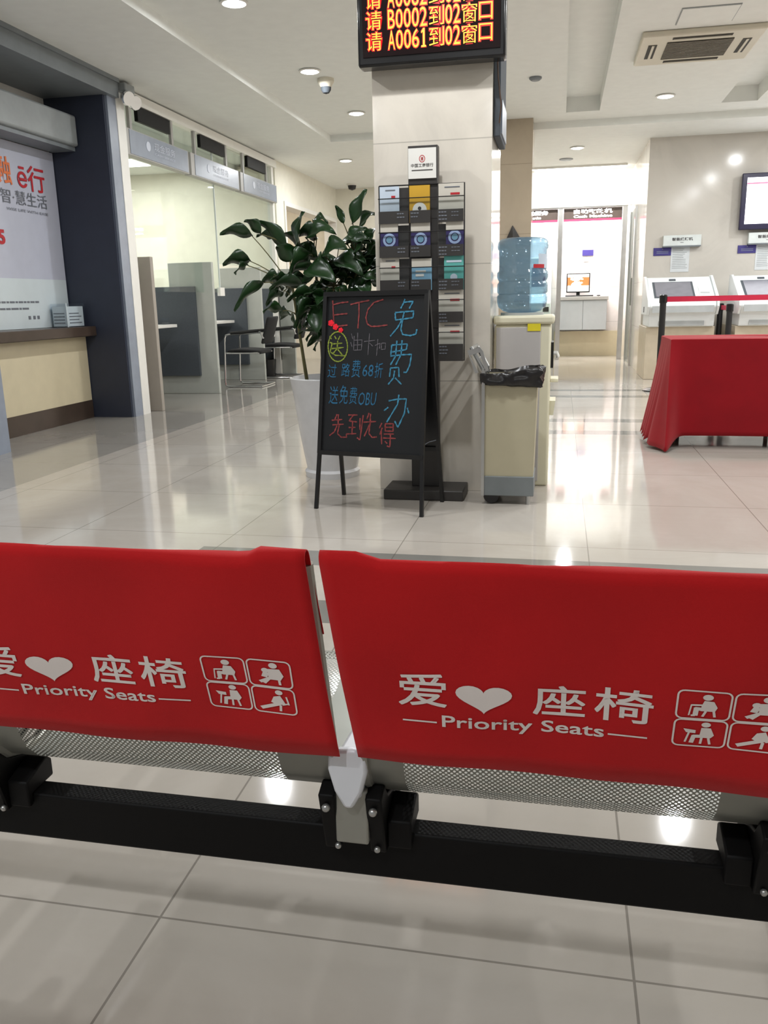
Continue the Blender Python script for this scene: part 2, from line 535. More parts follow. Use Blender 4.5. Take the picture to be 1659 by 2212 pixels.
ce = MB()
for a, b in ((-2.93, 0.0), (0.373, 1.683), (2.06, 7.5)):
    ce.box(a, b, -4, 10.72, CZ, CZ+0.3)
ce.box(0.0, 0.373, -4, 10.72, CZ+0.16, CZ+0.3).box(1.683, 2.06, -4, 10.72, CZ+0.16, CZ+0.3)
ce.box(-2.93, 7.5, 10.72, 11.2, CZ, CZ+0.3)
ce.box(-4.75, -2.93, -4, 17, SZ, SZ+0.38)
ce.box(-2.93, 7.5, 11.2, 17, SZ, SZ+0.38)
struct('ceiling', ce, M['ceil'], 'pale grey stepped ceiling with two long recessed troughs', cat='ceiling', smooth=0)
struct('ceiling_office', MB().box(-8, -4.75, 3, 17, 2.95, 3.4), M['ceil'], 'lower ceiling of the staff office behind the glass', cat='ceiling', smooth=0)

# far walls
wl = MB()
wl.box(-4.25, -4.05, 12.25, 12.62, 0, SZ).box(-4.25, -4.05, 15.62, 15.72, 0, SZ).box(-4.25, -4.05, 12.62, 15.62, 2.47, SZ)
struct('wall_left', wl, M['wallpaint'], 'cream wall with a wide opening beyond the teller booths', cat='wall', smooth=0)
struct('wall_back', MB().box(-6.5, -1.1, 15.7, 15.9, 0, SZ), M['wallpaint'], 'cream back wall behind the tall plant', cat='wall', smooth=0)
struct('wall_kiosk', MB().box(1.08, 7.5, 12.22, 12.45, 0, SZ), M['marble_k'], 'cream marble wall behind the self-service machines', cat='wall', smooth=0)
struct('wall_passage', MB().box(1.08, 1.30, 12.45, 16.0, 0, SZ), M['marble_k'], 'polished marble side wall leading to the cash-machine room', cat='wall', smooth=0)
struct('wall_booth', MB().box(-1.1, 1.08, 16.0, 16.2, 0, SZ).box(-1.3, -1.1, 15.0, 16.2, 0, SZ), M['booth'], 'white tiled wall of the bright cash-machine room', cat='wall', smooth=0)
struct('wall_booth_upper', MB().box(-1.1, 1.08, 14.92, 15.08, 2.47, SZ), M['white'], 'white wall above the lit header boards', cat='wall', smooth=0)
struct('wall_right', MB().box(7.3, 7.5, -4, 12.22, 0, CZ), M['marble_k'], 'cream marble wall at the far side of the hall', cat='wall', smooth=0)
struct('wall_office', MB().box(-8, -4.25, 12.5, 12.7, 0, 2.95).box(-8, -7.8, 3, 12.5, 0, 2.95), M['wallpaint'], 'cream wall at the back of the staff office', cat='wall', smooth=0)
struct('wall_corridor', MB().box(-6.5, -6.3, 12.7, 15.7, 0, SZ), M['woodwarm'], 'warm timber corridor wall seen through the opening', cat='wall', smooth=0)

# columns
CX0, CX1, CY0, CY1 = -0.976, -0.362, 4.595, 5.21
struct('wall_column', MB().box(CX0, CX1, CY0, CY1, 0, CZ), M['marble'], 'square cream marble column carrying the number display', cat='column', smooth=0)
struct('wall_column.001', MB().box(-0.99, -0.378, 10.9, 11.5, 0, SZ+0.08), M['marble_d'], 'second column of darker beige marble behind the water bottle', cat='column', smooth=0)

# ------------------------------------------------------------------ the counter bay
struct('wall_bay', MB().box(-4.75, -4.60, 3.0, 7.45, 0, SZ), M['white'], 'white rear wall of the service counter bay', cat='wall', smooth=0)
fr = MB().box(-4.75, -4.02, 7.45, 7.62, 0, SZ).box(-4.75, -4.02, 4.95, 5.53, 0, SZ)
struct('trim_1', fr, M['navy'], 'navy pillars framing the service counter bay', cat='frame', smooth=0)
struct('trim_2', MB().box(-4.02, -3.995, 7.48, 7.63, 0, SZ).box(-4.02, -3.995, 4.95, 5.53, 0, SZ), M['signgrey'], 'pale blue-grey edge strips on the navy pillars', cat='frame', smooth=0)
struct('trim_3', MB().box(-4.6, -3.95, 3.0, 7.62, 2.86, SZ).box(-3.95, -3.935, 3.0, 7.62, 2.985, SZ), M['greymetal'], 'grey fascia over the service counter bay', cat='frame', smooth=0)
struct('trim_4', MB().box(-4.25, -3.99, 7.63, 7.78, 0, SZ), M['white'], 'white post beside the navy pillar', cat='frame', smooth=0)

t = thing('roller_shutter', 'grey roller shutter housing above the white poster', 'shutter', (-4.45, 6.5, 2.42))
MB().box(-4.58, -4.29, 5.54, 7.44, 2.44, 2.70).build('housing', M['shutter'], t, bevel=0.02)
MB().box(-4.56, -4.33, 5.54, 7.44, 2.405, 2.44).build('bottom_rail', M['greymetal'], t)

t = thing('number_display', 'dark number display above the shutter housing', 'display', (-4.5, 6.2, 2.72), group='dark number displays')
MB().box(-4.59, -4.50, 5.7, 6.55, 2.705, 2.845).build('casing', M['blackgloss'], t, bevel=0.005)

t = thing('service_counter', 'beige fronted counter with dark wooden top and plinth', 'counter', (-4.5, 6.5, 0))
MB().box(-4.595, -4.30, 5.54, 7.44, 0.775, 0.865).build('worktop', M['darkwood'], t, bevel=0.006)
MB().box(-4.595, -4.42, 5.54, 7.44, 0.17, 0.775).build('front_panel', M['beige'], t)
MB().box(-4.595, -4.415, 5.54, 7.44, 0.0, 0.17).build('plinth', M['darkwood'], t)

t = thing('advertising_poster', 'white poster with orange and red heading standing on the counter', 'poster', (-4.58, 6.5, 0.866))
MB().box(-4.595, -4.562, 5.56, 7.44, 0.868, 2.40).build('panel', M['poster'], t)
MB().box(-4.56, -4.557, 5.56, 7.43, 0.868, 1.29).build('lower_strip', M['posterpale'], t)
ex, ey, nn = Y, Z, V(0.004, 0, 0)
po = lambda y, z: V(-4.56, y, z)
MB().text('融', po(6.56, 2.05), ex, ey, 0.22, 0.22, nn, bold=0.012).build('lettering', M['orange'], t)
MB().text('ē行', po(6.86, 2.03), ex, ey, 0.40, 0.215, nn, bold=0.01).build('lettering', M['redprint'], t)
MB().text('智·慧生活', po(6.60, 1.90), ex, ey, 0.66, 0.115, nn).text('WISE LIFE WITH EASE', po(6.66, 1.845), ex, ey, 0.6, 0.022, nn).build('lettering', M['greyprint'], t)
MB().text('5', po(6.50, 1.56), ex, ey, 0.09, 0.12, nn, bold=0.04).build('lettering', M['redprint'], t)
lo = MB()
for z, ya, yb in ((1.085, 6.1, 6.96), (1.03, 6.1, 6.80)):
    y = ya
    while y < yb:
        d = rnd.uniform(0.03, 0.1); lo.box(-4.557, -4.555, y, min(y+d, yb), z, z+0.016); y += d+0.012
for y in (6.78, 6.85, 6.91): lo.box(-4.557, -4.555, y, y+0.035, 0.945, 0.975)
lo.build('small_print', M['greyprint'], t)

t = thing('acrylic_box', 'clear plastic box with pale leaflet fronts on the counter', 'box', (-4.45, 7.25, 0.866))
MB().box(-4.54, -4.38, 7.10, 7.40, 0.867, 1.075).build('shell', M['acrylic'], t)
MB().box(-4.53, -4.39, 7.11, 7.39, 0.872, 1.05).build('leaflet_insert', M['posterpale'], t)
MB().cyl((-4.38, 7.10, 0.867), (-4.38, 7.10, 1.078), 0.006).build('corner_edge', M['posterpale'], t)
m_ = MB()
for k in range(4): m_.box(-4.389, -4.387, 7.15, 7.35-0.04*(k % 2), 0.90+0.028*k, 0.908+0.028*k).box(-4.52, -4.41, 7.107, 7.109, 0.90+0.028*k, 0.908+0.028*k)
m_.build('small_print', M['greyprint'], t)

# ------------------------------------------------------------------ teller booths
GX = -4.05
struct('trim_5', MB().box(GX-0.09, GX+0.03, 7.78, 12.25, 2.905, 3.0), M['white'], 'white beam over the glass teller fronts', cat='beam', smooth=0)
w = MB().box(GX-0.05, GX-0.04, 7.78, 10.05, 1.18, 2.905)
struct('window_1', w, M['glass'], 'clear glass screen of the first teller booth', cat='window', smooth=0)
struct('window_2', MB().box(GX-0.05, GX-0.04, 10.06, 12.25, 1.52, 2.905), M['glass'], 'clear glass screen over the further teller booths', cat='window', smooth=0)
struct('trim_6', MB().box(GX-0.08, GX, 12.10, 12.18, 0, 2.905), M['white'], 'white post at the end of the teller glass', cat='frame', smooth=0)

def teller_sign(y0, y1, label, first):
    s = thing('teller_sign', label, 'sign', (GX, (y0+y1)/2, 2.42), group='hanging teller signs')
    MB().box(GX-0.03, GX+0.055, y0, y1, 2.42, 2.655).build('sign_box', M['signedge'], s, bevel=0.004)
    fc = MB().box(GX+0.055, GX+0.06, y0+0.10, y1-0.03, 2.432, 2.645).build('face', M['signgrey'], s)
    L = y1-y0
    ex, ey, nn = Y, Z, V(0.004, 0, 0)
    mb = MB().text('现金服务', V(GX+0.06, y0+0.42*L, 2.53), ex, ey, 0.33*L, 0.075, nn)
    mb.text('CASH SERVICE', V(GX+0.06, y0+0.42*L, 2.487), ex, ey, 0.33*L, 0.022, nn)
    # round bank-style mark in front of the words
    mb.lathe([(0.045, 0), (0.045, 0.003)], (GX+0.06, y0+0.33*L, 2.55), 20, (1, 0, 0))
    mb.build('lettering', M['signtext'], fc)
    for y in (y0+0.2, y1-0.32):
        MB().box(GX-0.01, GX+0.02, y, y+0.045, 2.655, 2.905).build('hanger', M['signedge'], s)
    d = thing('number_display', label.replace('grey sign', 'dark number display').replace('hanging', 'hanging above the sign'), 'display', (GX, (y0+y1)/2, 2.78), group='dark number displays')
    MB().box(GX-0.02, GX+0.02, y0+0.38, y1-0.34, 2.765, 2.90).build('casing', M['jet'], d, bevel=0.004)
teller_sign(7.74, 9.16, 'grey sign hanging beside the navy pillar, first of three', True)
teller_sign(9.22, 10.66, 'grey sign hanging in the middle of the teller row', False)
teller_sign(10.72, 12.14, 'grey sign hanging over the last teller booth by the plant', False)

def divider(y, x0, x1, label, front=True):
    d = thing('booth_divider', label, 'partition', ((x0+x1)/2, y, 0), group='booth dividers')
    poly = [(x0-0.55, 0), (x1, 0), (x1, 1.52), (x0, 1.52), (x0, 1.25), (x0-0.55, 1.25)]
    MB().prism(poly, 'y', y, y+0.06).build('board', M['divider'], d, bevel=0.004)
    if front:
        MB().box(x0-0.5, x1-0.21, y-0.045, y-0.002, 0.215, 1.25).build('fabric_panel', M['darkpanel'], d, bevel=0.004)
    return d
d = thing('booth_divider', 'narrow taupe booth divider beside the white post', 'partition', (-4.03, 7.92, 0), group='booth dividers')
MB().box(-4.35, -3.93, 7.92, 7.98, 0, 1.505).build('board', M['taupe'], d, bevel=0.004)
divider(9.56, -4.53, -3.985, 'grey booth divider with charcoal panel, first past the taupe one')
divider(11.34, -4.62, -4.03, 'grey booth divider with charcoal panel behind the nearer chair')
divider(12.185, -4.62, -3.84, 'grey booth divider with charcoal panel, last one behind the plant leaves')
for i, (a, b) in enumerate(((8.0, 9.42), (9.64, 11.25), (11.42, 12.13))):
    d = thing('teller_desk', ('white-topped teller desk between the taupe divider and the next', 'white-topped teller desk behind the nearer chair', 'white-topped teller desk behind the further chair')[i], 'desk', (-4.7, (a+b)/2, 0), group='teller desks')
    MB().box(-5.1, -4.40, a, b, 0.79, 0.825).build('desk_top', M['white'], d, bevel=0.004)
    MB().box(-4.82, -4.78, a+0.02, b-0.02, 0.0, 0.79).build('modesty_panel', M['darkpanel'], d)
t = thing('card_holder', 'small clear holder on the first teller desk', 'holder', (-4.46, 9.2, 0.826))
MB().box(-4.52, -4.43, 9.14, 9.30, 0.827, 0.833).build('base', M['acrylic'], t)
MB().box(-4.52, -4.43, 9.27, 9.285, 0.833, 0.90).build('back', M['acrylic'], t)

# office lamps
for i, (x, y) in enumerate(((-5.9, 11.3), (-5.9, 8.6), (-6.9, 10.0))):
    t = thing('ceiling_panel_light', ('glowing ceiling panel in the office just under the first grey sign', 'office ceiling panel light near the counter bay', 'office ceiling panel light deep in the room')[i], 'ceiling light', (x, y, 2.95), group='office ceiling panels')
    MB().box(x-0.32, x+0.32, y-0.32, y+0.32, 2.925, 2.949).build('frame', M['white'], t)
    MB().box(x-0.28, x+0.28, y-0.28, y+0.28, 2.918, 2.924).build('diffuser', M['troffer'], t)
    l = bpy.data.lights.new('panel_lamp', 'AREA'); l.energy = TROFFER_W; l.size = 0.55; l.color = (1, 0.98, 0.94)
    lo_ = bpy.data.objects.new('panel_lamp', l); COL.objects.link(lo_); lo_.parent = t; lo_.location = (0, 0, -0.04)

MB().box(GX-0.052, GX-0.036, 10.044, 10.058, 1.16, 2.905).build('edge_strip', M['signwhite'], bpy.data.objects['window_1'])
MB().box(GX-0.06, GX-0.02, 10.0, 10.14, 1.14, 1.24).build('glass_clamp', M['white'], bpy.data.objects['window_1'])
# chairs in the booths (seat faces -x)
def make_chair():
    c = thing('visitor_chair', 'black mesh visitor chair with chrome sled frame beside the second divider', 'chair', (0, 0, 0), 0, 'visitor chairs')
    kw = dict(parent=c, local=True)
    st = [[V(-0.24+0.47*i/8, -0.23+0.46*j/8, 0.455-0.02*(i/8)+0.012*math.cos(math.pi*(i/8-0.5))-(0.02 if i == 0 else 0)) for i in range(9)] for j in range(9)]
    MB().grid(st).build('seat', M['blackmatte'], solid=0.05, subsurf=1, **kw)
    bk = [[V(0.23+0.10*(j/8)+0.03*math.sin(math.pi*i/8)*1.0, -0.21+0.42*i/8, 0.54+0.34*j/8) for i in range(9)] for j in range(9)]
    MB().grid(bk).build('backrest', M['blackmatte'], solid=0.03, subsurf=1, **kw)
    for s in (-1, 1):
        y = 0.26*s
        MB().tube([(0.22, y, 0.012), (0.0, y, 0.012), (-0.22, y, 0.012), (-0.255, y, 0.03), (-0.262, y, 0.07), (-0.235, y, 0.62), (-0.22, y, 0.655), (-0.18, y, 0.665), (0.05, y, 0.675), (0.25, y, 0.69)], 0.0115).build('side_frame', M['chrome'], **kw)
        MB().tube([(-0.15, y, 0.682), (0.0, y, 0.69), (0.22, y, 0.705)], [0.02, 0.024, 0.02], 10).build('armrest', M['blackgloss'], **kw)
    MB().tube([(-0.245, -0.26, 0.43), (-0.245, 0.26, 0.43)], 0.010).tube([(0.2, -0.26, 0.43), (0.2, 0.26, 0.43)], 0.010).tube([(-0.245, -0.24, 0.43), (0.2, -0.24, 0.43)], 0.010).tube([(-0.245, 0.24, 0.43), (0.2, 0.24, 0.43)], 0.010).build('seat_frame', M['chrome'], **kw)
    MB().tube([(0.25, -0.26, 0.69), (0.262, -0.22, 0.62), (0.262, 0.22, 0.62), (0.25, 0.26, 0.69)], 0.011).build('back_frame', M['chrome'], **kw)
    MB().tube([(0.22, -0.26, 0.012), (0.23, 0, 0.012), (0.22, 0.26, 0.012)], 0.0115).build('floor_bar', M['chrome'], **kw)
    return c
ch = make_chair()
ch.location = (-3.93, 10.53, 0)
dup(ch, (-3.90, 11.83, 0), -0.03, 'black mesh visitor chair half hidden by the plant, in the last booth', 'visitor chairs')
t = thing('waste_bin', 'small black bin on the floor under the further chair', 'bin', (-4.20, 11.95, 0))
MB().lathe([(0.11, 0), (0.13, 0.24), (0.12, 0.24), (0.10, 0.02)], (-4.20, 11.95, 0.001), 20).build('bucket', M['blackgloss'], t)

# corridor opening
t = thing('corridor_door', 'dark wooden door leaf seen through the opening behind the plant', 'door', (-4.3, 13.3, 0))
MB().box(-4.42, -4.30, 12.75, 12.95, 0, 2.4).build('door_frame', M['woodwarm'], t)
MB().box(-4.9, -4.45, 13.5, 13.56, 0.02, 2.3).build('leaf', M['wooddark'], t)
MB().box(-4.49, -4.40, 13.50, 13.58, 0, 2.4).build('door_post', M['woodwarm'], t)
struct('trim_7', MB().box(-4.26, -4.03, 12.60, 12.66, 0, 2.5).box(-4.26, -4.03, 15.58, 15.64, 0, 2.5).box(-4.26, -4.03, 12.66, 15.58, 2.44, 2.5), M['white'], 'pale frame round the corridor opening', cat='frame', smooth=0)

t = thing('ceiling_panel_light', 'unseen glowing panel added on the corridor ceiling to brighten the opening', 'ceiling light', (-5.3, 14.2, 2.95))  # panel and its lamp are added out of view to lift the dark corridor
MB().box(-5.55, -5.05, 13.95, 14.45, 2.92, 2.949).build('frame', M['white'], t)
MB().box(-5.52, -5.08, 13.98, 14.42, 2.914, 2.919).build('diffuser', M['troffer'], t)
l = bpy.data.lights.new('corridor_fill', 'AREA'); l.energy = 30; l.size = 0.4; l.color = (1, 0.9, 0.74)
lo_ = bpy.data.objects.new('corridor_fill', l); COL.objects.link(lo_); lo_.parent = t; lo_.location = (0, 0, -0.045)

# ================================================================== ceiling fittings
def downlight(x, y, z, label, spot=True):
    t = thing('downlight', label, 'ceiling light', (x, y, z), group='recessed ceiling downlights')
    MB().lathe([(0.075, 0), (0.098, -0.004), (0.10, -0.012), (0.085, -0.016), (0.075, -0.006)], (x, y, z), 28, cap=False).build('trim_ring', M['white'], t)
    MB().lathe([(0.0, -0.002), (0.074, -0.004), (0.06, -0.022), (0.0, -0.03)], (x, y, z), 24, cap=False).build('lens', M['lamp'], t)
    l = bpy.data.lights.new('downlight_lamp', 'AREA'); l.shape = 'DISK'; l.size = 0.12; l.energy = DOWNLIGHT_W; l.color = LAMP_COLOUR
    o = bpy.data.objects.new('downlight_lamp', l); COL.objects.link(o); o.parent = t; o.location = (0, 0, -0.035)
    return t
names = {
    (-2.32, 6.27): 'recessed downlight at the very top of the view above the counter bay',
    (-2.30, 8.15): 'recessed downlight beside the dome camera',
    (-2.30, 10.0): 'recessed downlight close to the column, one past the dome camera',
    (1.03, 10.16): 'recessed downlight just past the ceiling air conditioner',
}
for x, ys in ((-2.31, (-0.9, 3.3, 6.27, 8.15, 10.0)), (-0.64, (-0.9, 3.5)), (1.03, (3.4, 6.3, 10.16)), (2.6, (3.2, 5.3, 7.4, 9.6)), (3.5, (8.5, 10.6)), (4.4, (5.3, 7.4, 9.6, 11.0))):  # rightmost pair of rows and first lamp: unseen, added to brighten wall, floor
    for y in ys:
        key = [k for k in names if abs(k[0]-x) < 0.03 and abs(k[1]-y) < 0.03]
        downlight(x, y, CZ, names[key[0]] if key else 'recessed downlight in the hall ceiling, from a set with unseen lamps added for brightness')
downlight(-3.09, 12.62, SZ, 'recessed downlight above the plant near the back wall')
downlight(0.163, 12.62, SZ, 'recessed downlight in front of the bright cash-machine room')
downlight(-2.31, 14.4, SZ, 'recessed downlight near the back wall hidden by the column')

t = thing('dome_camera', 'small grey dome camera on the ceiling between two downlights', 'camera', (-2.25, 8.48, CZ))
MB().lathe([(0.078, 0), (0.08, -0.03), (0.05, -0.075)], (-2.25, 8.48, CZ), 24).build('housing', M['acpanel'], t)
MB().lathe([(0.05, -0.075), (0.047, -0.10), (0.03, -0.125), (0.0, -0.135)], (-2.25, 8.48, CZ), 20, cap=False).build('dome', M['darkpanel'], t)
t = thing('dome_camera', 'tiny dark dome camera on the ceiling above the plant', 'camera', (-3.6, 15.1, SZ))
MB().lathe([(0.09, 0), (0.09, -0.03)], (-3.6, 15.1, SZ), 20).build('housing', M['white'], t)
MB().lathe([(0.075, -0.03), (0.06, -0.09), (0.0, -0.11)], (-3.6, 15.1, SZ), 20, cap=False).build('dome', M['black'], t)
t = thing('smoke_detector', 'small grey smoke detector disc on the ceiling beside the column', 'detector', (-0.30, 9.0, CZ))
MB().lathe([(0.06, 0), (0.06, -0.015), (0.04, -0.03)], (-0.30, 9.0, CZ), 24).build('body', M['greymetal'], t)
t = thing('ceiling_ring', 'faint round ceiling fitting beyond the downlight by the cash-machine room', 'detector', (0.02, 13.6, SZ))
MB().lathe([(0.10, 0), (0.10, -0.012), (0.07, -0.02)], (0.02, 13.6, SZ), 24).build('body', M['shutter'], t)

t = thing('emergency_light', 'chrome twin-head emergency light at the top of the navy pillar', 'emergency light', (-3.93, 7.75, 2.86))
MB().box(-3.99, -3.90, 7.66, 7.84, 2.93, 3.0).build('battery_box', M['shutter'], t, bevel=0.01)
for yy, zz in ((7.69, 2.88), (7.82, 2.87)):
    h = MB().lathe([(0.02, 0), (0.058, 0.02), (0.066, 0.06), (0.06, 0.075)], (-3.935, yy, zz), 20, (1, -0.5, -0.35)).build('lamp_head', M['chrome'], t)

t = thing('air_conditioner', 'ivory four-way ceiling air conditioner with dark grille', 'air conditioner', (1.06, 8.23, CZ))
ax0, ax1, ay0, ay1 = 0.585, 1.535, 7.78, 8.68
MB().box(ax0, ax1, ay0, ay1, CZ-0.045, CZ).build('panel', M['acpanel'], t, bevel=0.012)
g = MB().box(0.80, 1.32, 7.97, 8.49, CZ-0.049, CZ-0.0452).build('grille', M['acdark'], t)
mb = MB()
for k in range(14): mb.box(0.80, 1.32, 7.98+0.0365*k, 7.998+0.0365*k, CZ-0.054, CZ-0.049)
mb.build('grille_slats', M['acslat'], g)
for (a, b, c, d) in ((0.83, 1.29, 8.545, 8.61), (0.83, 1.29, 7.845, 7.90), (0.655, 0.725, 8.02, 8.44), (1.395, 1.465, 8.02, 8.44)):
    v = MB().box(a, b, c, d, CZ-0.048, CZ-0.0452).build('air_outlet', M['acdark'], t)
    if b-a > d-c: MB().box(a+0.01, b-0.01, (c+d)/2-0.006, (c+d)/2+0.012, CZ-0.052, CZ-0.048).build('louvre', M['acslat'], v)
    else: MB().box((a+b)/2-0.006, (a+b)/2+0.014, c+0.01, d-0.01, CZ-0.052, CZ-0.048).build('louvre', M['acpanel'], v)
t = thing('access_panel', 'plain square access panel in the ceiling next to the air conditioner', 'panel', (1.03, 7.46, CZ))
MB().box(0.82, 1.24, 7.26, 7.66, CZ-0.006, CZ).build('frame', M['shutter'], t)
MB().box(0.827, 1.233, 7.267, 7.653, CZ-0.010, CZ-0.006).build('lid', M['ceil'], t)

# ================================================================== column fittings
t = thing('queue_display', 'black LED queue display glowing with amber and red rows', 'display', (-0.655, 4.5, 2.165))
MB().box(-1.018, -0.292, 4.47, 4.57, 2.165, 2.56).build('casing', M['blackgloss'], t, bevel=0.012)
fc = MB().box(-0.990, -0.318, 4.464, 4.4695, 2.205, 2.53).build('face', M['ledface'], t)
MB().box(-0.75, -0.55, 4.57, 4.594, 2.25, 2.5).build('wall_bracket', M['black'], t)
def ledrow(z, code, h=0.083):
    g = MB(); a = MB()
    for mb, dx, b, off in ((g, 0.003, 0.05, -0.0008), (a, 0.0, -0.004, -0.0024)):
        n = V(0, off, 0)
        y = 4.464
        k = 0.004 if mb is g else 0
        cells = [('请', -0.972, 0.078), ('到', -0.660, 0.072), ('窗', -0.502, 0.073), ('口', -0.420, 0.064)]
        for q, ch_ in enumerate(code):
            cells.append((ch_, -0.862+0.0396*q+(0.006 if ch_ == '1' else 0), 0.022 if ch_ == '1' else 0.033))
        for q, ch_ in enumerate('02'):
            cells.append((ch_, -0.581+0.039*q, 0.032))
        for s, x, w in cells:
            bb = b
            if s == '1':                                   # slab-footed figure one
                k1 = 0.0025 if mb is g else 0
                yy_ = y+off
                one = [(0.010, 0.008), (0.010, 0.068), (0.002, 0.060), (0.002, 0.069), (0.012, 0.083), (0.0185, 0.083), (0.0185, 0.008), (0.025, 0.008), (0.025, 0), (0.002, 0), (0.002, 0.008)]
                cxm = 0.0135
                mb.add([V(x-0.003+u+(k1 if u > cxm else -k1), yy_, z+v+(k1 if v > 0.04 else -k1)) for u, v in one], [(1, 2, 3, 4, 5), (0, 1, 5, 6), (10, 0, 6, 7, 8, 9)])
                continue
            hh = h*(0.9 if s in ('口',) else 1.0)
            zz = z+(0.006 if s == '口' else 0)
            mb.text(s, V(x-k, y, zz-k), X, Z, w+2*k, hh+2*k, n, bold=bb)
    g.build('led_glow', M['ledglow'], fc); a.build('led_row', M['ledtext'], fc)
ledrow(2.232, 'A0061'); ledrow(2.324, 'B0002'); ledrow(2.416, 'A0062')

t = thing('side_display', 'slim dark board fixed on the side of the column', 'display', (-0.33, 4.85, 1.83))
MB().box(-0.361, -0.325, 4.64, 5.05, 1.84, 2.30).build('casing', M['darkpanel'], t, bevel=0.005)
MB().box(-0.325, -0.318, 4.68, 5.01, 1.86, 2.02).build('front', M['signgrey'], t)
t = tag(MB().tube([(-0.345, 4.62, 2.25), (-0.335, 4.60, 2.1), (-0.32, 4.62, 1.98), (-0.33, 4.63, 1.9)], 0.004, 6).build('loose_cable', M['wooddark']), 'thin brown cable dangling at the column edge under the display', 'cable')

t = thing('wall_marker', 'black triangular fixture on the darker column above the water bottle', 'fixture', (-0.59, 10.85, 1.76))
MB().add([(-0.675, 10.895, 1.745), (-0.50, 10.895, 1.745), (-0.60, 10.895, 1.905), (-0.59, 10.80, 1.76)], [(0, 1, 3), (1, 2, 3), (2, 0, 3), (0, 2, 1)]).build('shell', M['black'], t, smooth=0)

# ================================================================== brochure stand
SY = 4.42
t = thing('brochure_stand', 'tall charcoal brochure rack standing against the column', 'rack', (-0.69, 4.5, 0))
MB().box(-0.905, -0.475, 4.33, 4.575, 0.0, 0.055).build('base_plate', M['standblack'], t, bevel=0.006)
MB().box(-0.768, -0.618, 4.44, 4.50, 0.055, 1.785).build('post', M['standblack'], t, bevel=0.003)
hd = MB().box(-0.765, -0.625, 4.432, 4.4395, 1.63, 1.772).build('header_card', M['white'], t)
hx = -0.695
mk = MB()
ro = []
for i in range(25):
    a = 2*math.pi*i/24; ro.append((0.0135*math.cos(a), 0.0155*math.sin(a)))
O = V(hx, 4.432, 1.722)
mk.ribbon(ro, O, X, Z, 0.003, V(0, -0.001, 0), False)
for (px, pz, w, h) in ((-0.006, 0.004, 0.0045, 0.0025), (0.0015, 0.004, 0.0045, 0.0025), (-0.006, -0.0065, 0.0045, 0.0025), (0.0015, -0.0065, 0.0045, 0.0025), (-0.0012, -0.008, 0.0024, 0.016), (-0.006, -0.001, 0.012, 0.0022)):
    mk.box(hx+px, hx+px+w, 4.4305, 4.4312, 1.722+pz, 1.722+pz+h)
mk.build('round_mark', M['redprint'], hd)
MB().text('中国工商银行', V(hx, 4.432, 1.683), X, Z, 0.112, 0.017, V(0, -0.0012, 0), bold=0.006, centre=True).box(-0.748, -0.642, 4.4305, 4.4315, 1.667, 1.671).build('lettering', M['darkprint'], hd)
xcol = ((-0.917, -0.765), (-0.757, -0.652), (-0.616, -0.486))
rows_z = ((1.419, 1.478, 1.538, 1.60), (1.254, 1.31, 1.376, 1.42), (1.088, 1.143, 1.203, 1.257), (0.927, 0.98, 1.04, 1.088), (0.73, 0.817, 0.877, 0.928))
for r, (z0, z1, z2, z3) in enumerate(rows_z):
    for c, (x0, x1) in enumerate(xcol):
        if r >= 3 and c < 2:
            if c == 1: continue
            continue
        pk = MB().box(x0, x1, SY-0.010, SY-0.004, z0, z1).box(x0, x1, SY+0.012, SY+0.018, z0, z3-0.01 if c != 1 else z1).build('pocket', M['standblack'], t)
        tx = MB()
        for k in range(2 if c != 2 else 3):
            yy = z1-0.016-0.017*k
            xa = x0+(0.095 if c == 0 else 0.006)
            for q in range(3):
                w = rnd.uniform(0.008, 0.014)
                tx.box(xa, xa+w, SY-0.0115, SY-0.0105, yy, yy+0.006); xa += w+0.003
            if c == 2 and k < 2 and r < 3:
                xa = x0+0.07
                for q in range(3):
                    w = rnd.uniform(0.006, 0.014)
                    tx.box(xa, xa+w, SY-0.0115, SY-0.0105, yy, yy+0.004); xa += w+0.003
        tx.build('small_print', M['greyprint'], pk)
        MB().box(x0, x1, SY-0.010, SY-0.007, z1, z2).build('clear_front', M['clearplastic'], pk)
    a, b = (-0.918, -0.484) if r < 3 else (-0.62, -0.484)
    MB().tube([(a, SY-0.012, z2), (b, SY-0.012, z2)], 0.0025, 6).build('retaining_wire', M['black'], t)
MB().tube([(-0.917, SY+0.015, 1.602), (-0.484, SY+0.015, 1.602), (-0.484, SY+0.015, 0.73)], 0.004, 6).tube([(-0.917, SY+0.015, 1.602), (-0.917, SY+0.015, 0.73)], 0.004, 6).build('wire_frame', M['black'], t)
MB().box(-0.905, -0.484, SY+0.0185, 4.4395, 0.9, 0.93).box(-0.905, -0.484, SY+0.0185, 4.4395, 1.44, 1.47).build('cross_bar', M['standblack'], t)

